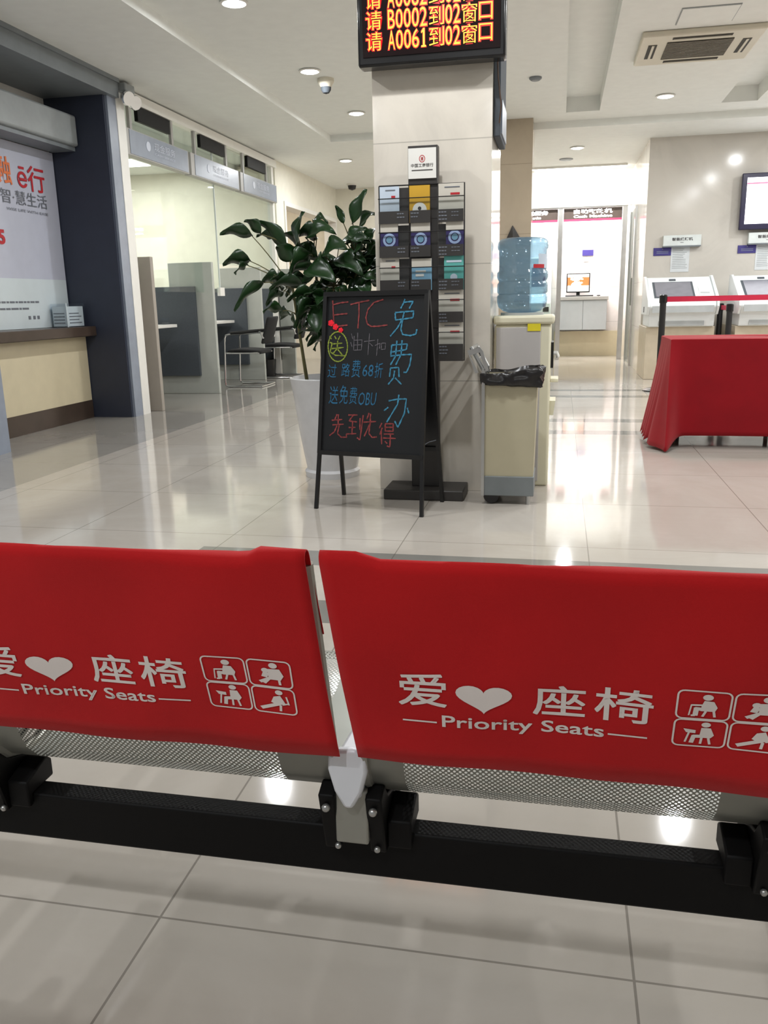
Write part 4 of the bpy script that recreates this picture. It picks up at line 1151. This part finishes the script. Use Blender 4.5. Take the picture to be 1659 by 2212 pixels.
# ================================================================== kiosks and wall fittings
KY = 11.20
def kiosk(x0, label):
    k = thing('service_kiosk', label, 'kiosk', (x0+0.38, 11.7, 0), group='self-service kiosks')
    x1 = x0+0.78
    MB().box(x0-0.02, x1+0.02, 11.27, 12.215, 0.0, 0.655).build('pedestal', M['pedestal'], k, bevel=0.006)
    prof = [(11.22, 0.655), (11.18, 0.80), (11.13, 0.84), (11.10, 0.90), (11.12, 0.955), (11.72, 1.25), (11.80, 1.26), (11.90, 1.22), (11.95, 0.655)]
    MB().prism(prof, 'x', x0, x1).build('shell', M['kiosk'], k, bevel=0.012)
    for xs in (x0-0.03, x1):
        MB().prism([(11.16, 0.80), (11.08, 0.90), (11.10, 0.985), (11.72, 1.275), (11.84, 1.275), (11.90, 0.80)], 'x', xs, xs+0.03).build('side_cheek', M['kiosk'], k, bevel=0.006)
    # sloping console
    a = V(x0, 11.12, 0.955); up = V(0, 0.60, 0.295).normalized(); nrm = V(0, -0.295, 0.60).normalized()
    def plate(u0, u1, v0, v1, th, m, nm, par, base=0.0):
        ps = []
        for d in (base, base+th):
            for (u, v) in ((u0, v0), (u1, v0), (u1, v1), (u0, v1)):
                ps.append(a + X*u + up*v + nrm*d)
        return MB().add(ps, [(3, 2, 1, 0), (4, 5, 6, 7), (0, 1, 5, 4), (1, 2, 6, 5), (2, 3, 7, 6), (3, 0, 4, 7)]).build(nm, m, par, smooth=0)
    plate(0.06, 0.545, 0.11, 0.545, 0.006, M['darkpanel'], 'screen_bezel', k)
    plate(0.085, 0.52, 0.135, 0.525, 0.003, M['kioskscreen'], 'screen', k, 0.006)
    plate(0.27, 0.35, 0.585, 0.62, 0.01, M['darkpanel'], 'camera_eye', k)
    plate(0.60, 0.73, 0.18, 0.42, 0.012, M['kiosk'], 'card_reader', k)
    plate(0.61, 0.72, 0.20, 0.235, 0.004, M['kioskgrey'], 'card_slot', k, 0.012)
    plate(0.30, 0.46, 0.025, 0.07, 0.012, M['darkpanel'], 'finger_pad', k)
    MB().box(x0+0.03, x1-0.03, 11.10, 11.105, 0.83, 0.91).build('grey_band', M['kioskgrey'], k)
    MB().box(x0+0.12, x1-0.12, 11.195, 11.21, 0.67, 0.725).build('paper_slot', M['kioskgrey'], k)
    MB().box(x0-0.034, x0-0.03, 11.5, 11.56, 0.83, 0.90).build('side_lock', M['black'], k)
    return k
kiosk(1.08, 'white self-service kiosk behind the near black barrier post')
kiosk(2.14, 'white self-service kiosk below the wall television')
WY = 12.219
for i, x in enumerate((1.305, 2.362)):
    w_ = ('nearer the cash-machine room', 'under the television')[i]
    s = thing('machine_sign', 'white box sign on the marble wall ' + w_, 'sign', (x+0.24, WY-0.04, 1.66), group='machine signs')
    b = MB().box(x, x+0.475, WY-0.08, WY, 1.665, 1.80).build('box', M['signwhite'], s, bevel=0.004)
    MB().box(x, x+0.475, WY-0.085, WY, 1.652, 1.668).build('lower_edge', M['greymetal'], s)
    MB().text('智能终端机', V(x+0.11, WY-0.08, 1.728), X, Z, 0.26, 0.042, V(0, -0.002, 0), bold=0.02).box(x+0.215, x+0.255, WY-0.083, WY-0.0815, 1.705, 1.71).build('lettering', M['darkprint'], b)
    p = thing('blue_plaque', 'small blue plaque on the marble wall ' + w_, 'plaque', (x, WY, 1.55), group='blue plaques')
    pl = MB().box(x-0.11, x+0.115, WY-0.008, WY, 1.55, 1.65).build('plate', M['blue'], p)
    mb = MB().ball((x+0.005, WY-0.008, 1.632), 0.007)
    for k in range(2): mb.box(x-0.07, x+0.08, WY-0.0095, WY-0.0085, 1.60-0.02*k, 1.606-0.02*k)
    mb.build('small_print', M['signgrey'], pl)
    p = thing('paper_notice', 'white printed notice taped on the marble wall ' + w_, 'notice', (x+0.23, WY, 1.34), group='paper notices')
    sh_ = MB().box(x+0.115, x+0.35, WY-0.004, WY, 1.335, 1.66).build('sheet', M['paper'], p)
    mb = MB()
    for k in range(12): mb.box(x+0.135, x+0.335-rnd.uniform(0, 0.08), WY-0.0055, WY-0.0045, 1.625-0.022*k, 1.631-0.022*k)
    mb.build('small_print', M['shutter'], sh_)
t = thing('television', 'wall television with glowing white picture', 'television', (2.95, 12.15, 1.83))
MB().box(2.225, 3.65, 12.10, 12.17, 1.835, 2.52).build('casing', M['tvframe'], t, bevel=0.01)
MB().box(2.285, 3.59, 12.094, 12.0995, 1.905, 2.465).build('screen', M['tvscreen'], t)
MB().box(2.285, 3.59, 12.092, 12.0938, 2.385, 2.405).build('picture_line', M['tvbar'], t)
MB().box(2.7, 3.2, 12.17, 12.22, 2.0, 2.3).build('wall_mount', M['black'], t)

# ================================================================== cash-machine room
struct('trim_8', MB().box(-0.075, 0.0, 14.96, 15.04, 0, 2.47), M['alu'], 'brushed metal post between the two cash-machine bays', cat='post', smooth=0)
struct('trim_9', MB().box(0.955, 1.03, 14.96, 15.04, 0, 2.47), M['alu'], 'brushed metal post beside the marble side wall', cat='post', smooth=0)
struct('trim_10', MB().box(-1.1, 1.03, 14.95, 15.05, 2.455, 2.475), M['alu'], 'thin metal rail over the header boards', cat='rail', smooth=0)
for i, (a, b, s1, s2) in enumerate(((-1.08, -0.085, '自助服务', 'ATM Service'), (0.01, 0.945, '自助取款机', 'Cash Machine'))):
    t = thing('header_board', ('dark header board with glowing white words, half hidden by the beige column', 'dark header board with glowing white words over the monitor bay')[i], 'sign', ((a+b)/2, 15.0, 2.27), group='lit header boards')
    b_ = MB().box(a, b, 15.0, 15.06, 2.285, 2.45).build('board', M['headerdark'], t)
    MB().box(a, b, 14.995, 15.06, 2.255, 2.285).build('red_strip', M['headerred'], t)
    o = a+0.16 if i else a+0.42
    MB().text(s1, V(o, 15.0, 2.365), X, Z, 0.62 if i else 0.42, 0.07, V(0, -0.004, 0), bold=0.04).text(s2, V(o, 15.0, 2.305), X, Z, 0.62 if i else 0.3, 0.042, V(0, -0.004, 0), bold=0.04).build('lettering', M['headerlit'], b_)
struct('door_1', MB().box(1.045, 1.065, 13.55, 14.5, 0.03, 2.3), M['glass'], 'clear glass door standing open along the marble side wall', cat='door', smooth=0)
hd_ = MB().tube([(1.03, 13.62, 0.9), (1.03, 13.62, 1.3)], 0.014, 8).build('door_handle', M['alu'], bpy.data.objects['door_1'])
MB().box(1.04, 1.07, 13.53, 13.57, 0.0, 2.32).box(1.04, 1.07, 14.48, 14.52, 0.0, 2.32).build('door_frame', M['alu'], bpy.data.objects['door_1'])
t = thing('wall_cabinet', 'grey two-door cabinet hung on the booth wall under the monitor', 'cabinet', (0.38, 15.85, 0.47))
MB().box(-0.02, 0.80, 15.66, 15.998, 0.47, 0.985).build('body', M['cabinet'], t)
MB().box(-0.04, 0.82, 15.62, 15.998, 0.985, 1.045).build('worktop', M['signedge'], t, bevel=0.004)
for a, b in ((-0.015, 0.387), (0.393, 0.795)):
    MB().box(a, b, 15.645, 15.66, 0.475, 0.98).build('door', M['cabinet'], t, bevel=0.003)
struct('trim_11', MB().box(-0.1, 1.08, 15.94, 15.999, 0, 0.44), M['beige'], 'beige lower wall panel under the hung cabinet', cat='panel', smooth=0)
t = thing('computer_monitor', 'small monitor with orange and white picture on the hung cabinet', 'monitor', (0.30, 15.85, 1.046))
MB().box(0.095, 0.50, 15.83, 15.87, 1.115, 1.445).build('casing', M['blackgloss'], t, bevel=0.006)
MB().box(0.112, 0.483, 15.826, 15.8298, 1.135, 1.43).build('screen', M['scr'], t)
MB().box(0.27, 0.33, 15.86, 15.89, 1.06, 1.2).lathe([(0.11, 0), (0.10, 0.012)], (0.30, 15.86, 1.047), 20).build('stand', M['blackgloss'], t)
tag(MB().box(0.08, 0.56, 15.64, 15.745, 1.047, 1.068).build('keyboard', M['black'], bevel=0.004), 'dark keyboard lying in front of the small monitor', 'keyboard')
tag(MB().ball((0.65, 15.72, 1.058), 0.035, 12, 0.35).build('computer_mouse', M['black']), 'dark mouse beside the keyboard on the hung cabinet', 'mouse')
t = thing('blue_plaque', 'blue plaque on the white booth wall above the monitor', 'plaque', (0.45, 15.99, 1.74), group='blue plaques')
MB().box(0.355, 0.545, 15.985, 15.999, 1.745, 1.845).build('plate', M['blue'], t)
t = thing('paper_notice', 'small pale notice under the blue plaque in the booth', 'notice', (0.42, 15.99, 1.64), group='paper notices')
MB().box(0.38, 0.47, 15.993, 15.999, 1.645, 1.725).build('sheet', M['paper'], t)
t = thing('cash_machine', 'white cash machine partly hidden behind the water bottle', 'cash machine', (-0.42, 15.6, 0))
MB().box(-0.80, -0.17, 15.35, 15.99, 0.0, 0.72).build('lower_body', M['kioskgrey'], t, bevel=0.01)
MB().prism([(15.35, 0.72), (15.35, 0.95), (15.55, 1.1), (15.60, 1.72), (15.99, 1.72), (15.99, 0.72)], 'x', -0.80, -0.17).build('upper_body', M['kiosk'], t, bevel=0.012)
MB().box(-0.70, -0.28, 15.56, 15.60, 1.2, 1.55).build('screen', M['kioskscreen'], t)
MB().box(-0.30, -0.2, 15.335, 15.35, 0.80, 0.88).build('card_slot', M['black'], t)
struct('window_3', MB().box(-1.1, -0.08, 14.995, 15.005, 0.02, 2.255), M['glass'], 'clear glass front of the cash-machine bay', cat='window', smooth=0)
for i, x in enumerate((-0.5, 0.5)):
    t = thing('booth_light', ('bright panel light in the cash-machine bay', 'bright panel light over the monitor bay')[i], 'ceiling light', (x, 15.5, SZ), group='booth ceiling lights')
    MB().box(x-0.25, x+0.25, 15.3, 15.7, SZ-0.03, SZ).build('frame', M['white'], t)
    MB().box(x-0.22, x+0.22, 15.33, 15.67, SZ-0.036, SZ-0.031).build('diffuser', M['troffer'], t)
    l = bpy.data.lights.new('booth_lamp', 'AREA'); l.energy = BOOTH_W; l.size = 0.4; l.color = (1.0, 0.97, 0.97)
    o = bpy.data.objects.new('booth_lamp', l); COL.objects.link(o); o.parent = t; o.location = (0, 0, -0.05)
# lights washing the white wall in front of the header
t = thing('track_light', 'slim ceiling strip light washing the white wall above the header boards', 'ceiling light', (0.2, 14.2, SZ))
MB().box(-0.9, 0.95, 14.30, 14.36, SZ-0.03, SZ).build('rail', M['white'], t)
MB().box(-0.88, 0.93, 14.31, 14.35, SZ-0.034, SZ-0.0305).build('diffuser', M['troffer'], t)
l = bpy.data.lights.new('strip_lamp', 'AREA'); l.shape = 'RECTANGLE'; l.size = 1.8; l.size_y = 0.04; l.energy = 30; l.color = (1, 0.98, 0.96)
o = bpy.data.objects.new('strip_lamp', l); COL.objects.link(o); o.parent = t; o.location = (-0.17, 0.13, -0.045); o.rotation_euler = (math.radians(35), 0, 0)

# ================================================================== the waiting bench
t = thing('waiting_bench', 'perforated silver steel bench on a black beam seen from behind', 'bench', (-0.27, 1.08, 0))
MB().box(-1.34, 0.52, 1.058, 1.098, 0.206, 0.286).build('beam', M['jet'], t, bevel=0.004)
UPB = V(0, -0.266, 0.964); NRB = V(0, -0.964, -0.266)       # along the backrest, and out of its rear face
P0 = V(0, 0.915, 0.74)
prof = [(0.921, 0.735), (0.945, 0.648), (0.970, 0.557), (0.998, 0.457), (1.008, 0.418), (1.022, 0.386), (1.048, 0.357), (1.085, 0.342), (1.13, 0.338), (1.20, 0.343), (1.30, 0.362), (1.40, 0.384), (1.45, 0.386), (1.475, 0.375), (1.48, 0.355)]
def seat(x0, x1):
    cum = [0.0]
    for a, b in zip(prof, prof[1:]): cum.append(cum[-1]+math.hypot(b[0]-a[0], b[1]-a[1]))
    N = 14
    mb = MB(); uv = []; rows = []
    for (y, z), s in zip(prof, cum):
        r = []
        for i in range(N+1):
            f = i/N; x = x0+(x1-x0)*f
            r.append(V(x, y+0.008, z)); uv.append((f*(x1-x0), s))
        rows.append(r)
    mb.grid(rows); mb.uv = uv
    st = mb.build('seat_shell', M['perf'], t, smooth=60)
    for xx in (x0, x1):
        MB().tube([(xx, y+0.008, z) for y, z in prof], 0.0075, 8).build('side_rim', M['silver'], st)
    return st
seat(-0.838, -0.290); seat(-0.247, 0.300)
def bracket(x, w, name='bracket'):
    b = MB().prism([(1.012, 0.365), (1.040, 0.375), (1.062, 0.345), (1.10, 0.333), (1.22, 0.335), (1.235, 0.318), (1.10, 0.272), (1.062, 0.262), (1.040, 0.262), (1.030, 0.30)], 'x', x-w, x+w)
    sd = -1 if x > 0 else 1
    if x in (-0.852, -0.236, 0.286):
        xa, xb = sorted((x+sd*w, x+sd*(w+0.036)))
        b.prism([(1.045, 0.268), (1.045, 0.312), (1.10, 0.328), (1.115, 0.318), (1.115, 0.287), (1.057, 0.287), (1.057, 0.268)], 'x', xa, xb)
    b = b.build(name, M['jet'], t, bevel=0.003)
    MB().ball((x, 1.011, 0.347), 0.0062, 12).ball((x+(0.01 if x < -0.3 else 0.0), 1.033, 0.272), 0.005, 10).build('bolt', M['alu'], b)
for x in (-0.852, -0.304, -0.236, 0.286, -0.92):
    bracket(x, 0.012)
for xc in (-0.270, -0.886):
    # ribbed divider between two seats with its rounded end shield
    MB().prism([(1.02, 0.43), (1.44, 0.392), (1.45, 0.38), (1.44, 0.37), (1.06, 0.345), (1.02, 0.36)], 'x', xc-0.018, xc+0.018).build('seat_divider', M['lightalu'], t, bevel=0.006)
    sh_ = [(xc-0.027, 0.432), (xc-0.012, 0.442), (xc+0.012, 0.445), (xc+0.027, 0.436), (xc+0.028, 0.41), (xc+0.02, 0.378), (xc+0.006, 0.352), (xc-0.006, 0.352), (xc-0.02, 0.378), (xc-0.028, 0.41)]
    MB().prism(sh_, 'y', 1.005, 1.02).build('end_shield', M['lightalu'], t, bevel=0.005)
    MB().box(xc-0.024, xc+0.024, 1.022, 1.034, 0.285, 0.372).build('support_plate', M['silver'], t, bevel=0.003)
for x in (0.41, -1.18):
    lg = MB().box(x-0.025, x+0.025, 1.055, 1.10, 0.03, 0.206).build('leg', M['alu'], t)
    MB().prism([(0.86, 0.0), (0.86, 0.02), (1.05, 0.05), (1.11, 0.05), (1.36, 0.02), (1.36, 0.0)], 'x', x-0.022, x+0.022).build('foot', M['alu'], lg)

# red covers with printing
def cover_wave(x, v):
    return 0.0025*math.sin(x*12+v*9) + 0.0015*math.sin(x*29-v*20)
def lay_on_cloth(mb):
    """prints follow the gentle waves of the cloth"""
    out = []
    for p in mb.v:
        v = (p-P0).dot(UPB)
        out.append(P0 + X*p.x + UPB*v + NRB*(0.0118 + cover_wave(p.x, v)))
    mb.v = out
    return mb
def bold_text(mb, body, o, w, h, t):
    for dx, dv in ((-t, -t), (t, -t), (-t, t), (t, t), (0, 0)):
        mb.text(body, o + X*dx + UPB*dv, X, UPB, w, h)
def seat_cover(x0, x1, label, bump_l, bump_r):
    c = thing('seat_cover', label, 'seat cover', ((x0+x1)/2, 0.95, 0.45), group='red priority seat covers')
    N = 40
    def prof_pts():
        out = []
        for i in range(11): out.append((0.010, -0.303+0.303*i/10*0.985))         # rear face (offset out, along)
        for a in range(1, 8):
            th = math.pi*a/8; out.append((0.010*math.cos(th)-0.0, -0.0045+0.013*math.sin(th)))
        for i in range(7): out.append((-0.010, -0.0045-0.11*i/6))
        return out
    rows = []
    for (o, v) in prof_pts():
        r = []
        for i in range(N+1):
            f = i/N
            # edges lean with the sag of the cloth
            x = x0+(x1-x0)*f + (0.022 if bump_l else 0.012)*(-v/0.3)*(1 if f > 0.5 else 1)*0.9
            top = 0.0
            if bump_r: top += 0.009*max(0, min(1, (f-0.87)/0.03))
            if bump_l: top += 0.009*max(0, min(1, (0.115-f)/0.03))
            k = max(0, (v+0.06)/0.06) if v > -0.06 else 0
            wav = cover_wave(x, v)
            hem = 0.003*math.sin(f*5+1) if v < -0.28 else 0
            r.append(P0 + X*x + UPB*(v + top*min(1, k) + hem) + NRB*(o + (wav if o > 0 else -wav)))
        rows.append(r)
    cl = MB().grid(rows).build('cloth', M['red'], c, smooth=70, solid=0.0016)
    return c, cl
COVW = 0.583
ca, cla = seat_cover(-0.862, -0.285, 'red priority seat cover on the first seat, whole row of four icons showing', False, True)
cb, clb = seat_cover(-0.268, 0.310, 'red priority seat cover on the second seat, its icons cut by the picture edge', True, False)
cb['label'] = 'red priority seat cover on the seat nearer the red-draped table'
ca['label'] = 'red priority seat cover with all four square sitting icons showing'
def figure(mb, o, k, kind):
    """sitting pictogram in a unit box (0..1)"""
    f = lambda pts: [(p[0]*k[0], p[1]*k[1]) for p in pts]
    def poly(pts):
        vs = [o + X*p[0] + UPB*p[1] for p in f(pts)]
        mb.add(vs, [tuple(range(len(vs)))])
    def disc(cx, cy, r):
        poly([(cx+r*math.cos(2*math.pi*i/14), cy+r*1.05*math.sin(2*math.pi*i/14)) for i in range(14)])
    def bar(a, b, w):
        a = Vector(a); b = Vector(b); d = (b-a).normalized(); q = Vector((-d.y, d.x))*w/2
        poly([a+q, b+q, b-q, a-q])
    if kind == 0:      # elderly person with a stick
        disc(0.56, 0.80, 0.10); poly([(0.50, 0.68), (0.68, 0.66), (0.76, 0.45), (0.72, 0.30), (0.45, 0.30), (0.46, 0.5)])
        bar((0.62, 0.36), (0.34, 0.38), 0.12); bar((0.37, 0.42), (0.36, 0.12), 0.10); bar((0.52, 0.52), (0.27, 0.50), 0.06); bar((0.27, 0.52), (0.24, 0.12), 0.03); bar((0.55, 0.3), (0.5, 0.1), 0.05); bar((0.7, 0.3), (0.73, 0.1), 0.05); bar((0.36, 0.13), (0.28, 0.12), 0.06)
    elif kind == 1:    # adult with a child
        disc(0.60, 0.82, 0.10); poly([(0.46, 0.68), (0.74, 0.70), (0.82, 0.45), (0.74, 0.28), (0.46, 0.28)]); disc(0.40, 0.62, 0.085); bar((0.42, 0.55), (0.36, 0.36), 0.14)
        bar((0.5, 0.34), (0.24, 0.16), 0.10); bar((0.46, 0.3), (0.34, 0.12), 0.08); bar((0.7, 0.28), (0.71, 0.1), 0.06)
    elif kind == 2:    # person with a table-like bundle
        disc(0.60, 0.84, 0.09); poly([(0.52, 0.72), (0.70, 0.72), (0.78, 0.45), (0.72, 0.34), (0.5, 0.34)]); bar((0.6, 0.4), (0.38, 0.38), 0.12); bar((0.40, 0.42), (0.36, 0.12), 0.09)
        poly([(0.18, 0.66), (0.42, 0.62), (0.42, 0.5), (0.24, 0.52)]); bar((0.3, 0.55), (0.24, 0.14), 0.04); bar((0.55, 0.34), (0.54, 0.1), 0.05); bar((0.68, 0.34), (0.72, 0.1), 0.05)
    else:              # person with a stretched leg
        disc(0.64, 0.84, 0.09); poly([(0.50, 0.66), (0.66, 0.72), (0.76, 0.42), (0.58, 0.32), (0.42, 0.44)]); bar((0.62, 0.40), (0.16, 0.16), 0.12); bar((0.68, 0.36), (0.82, 0.42), 0.05); bar((0.8, 0.7), (0.84, 0.38), 0.04); bar((0.64, 0.34), (0.62, 0.1), 0.06)
def printing(c, cl, dx):
    off = NRB*0.0165
    pos = lambda x, v: P0 + X*(x+dx) + UPB*v + off
    mb = MB()
    bold_text(mb, '爱', pos(-0.185, -0.199), 0.060, 0.050, 0.0006)
    # heart
    hp = []
    for i in range(40):
        a = 2*math.pi*i/40
        hp.append((16*math.sin(a)**3, 13*math.cos(a)-5*math.cos(2*a)-2*math.cos(3*a)-math.cos(4*a)))
    mb.add([pos(-0.0785 + p[0]*0.00217, -0.180 + p[1]*0.00150) for p in hp], [tuple(range(40))])
    bold_text(mb, '座', pos(-0.018, -0.202), 0.061, 0.047, 0.0006)
    bold_text(mb, '椅', pos(0.055, -0.202), 0.066, 0.050, 0.0006)
    lay_on_cloth(mb).build('lettering', M['print'], cl)
    mb = MB()
    bold_text(mb, 'Priority Seats', pos(-0.131, -0.236), 0.198, 0.024, 0.0004)
    for a, b in ((-0.182, -0.138), (0.072, 0.118)):
        q = [pos(a, -0.2255), pos(b, -0.2255), pos(b, -0.2230), pos(a, -0.2230)]
        mb.add(q, [(0, 1, 2, 3)])
    lay_on_cloth(mb).build('lettering', M['print'], cl)
    k = 0
    for (bx0, bv0) in ((0.147, -0.186), (0.210, -0.186), (0.147, -0.231), (0.210, -0.231)):
        w, h = 0.059, 0.043
        ic = MB()
        rr, loop = 0.007, []
        for (cx, cv, a0) in ((bx0+w-rr, bv0+h-rr, 0), (bx0+rr, bv0+h-rr, 90), (bx0+rr, bv0+rr, 180), (bx0+w-rr, bv0+rr, 270)):
            for q in range(5):
                a = math.radians(a0+q*22.5); loop.append((cx+rr*math.cos(a)+dx, cv+rr*math.sin(a)))
        loop.append(loop[0])
        ic.ribbon(loop, P0+off, X, UPB, 0.0022, V(0, 0, 0), False)
        figure(ic, pos(bx0, bv0), (w, h), k)
        lay_on_cloth(ic).build('seat_icon', M['print'], cl); k += 1
printing(cb, clb, 0.0)
printing(ca, cla, -0.592)
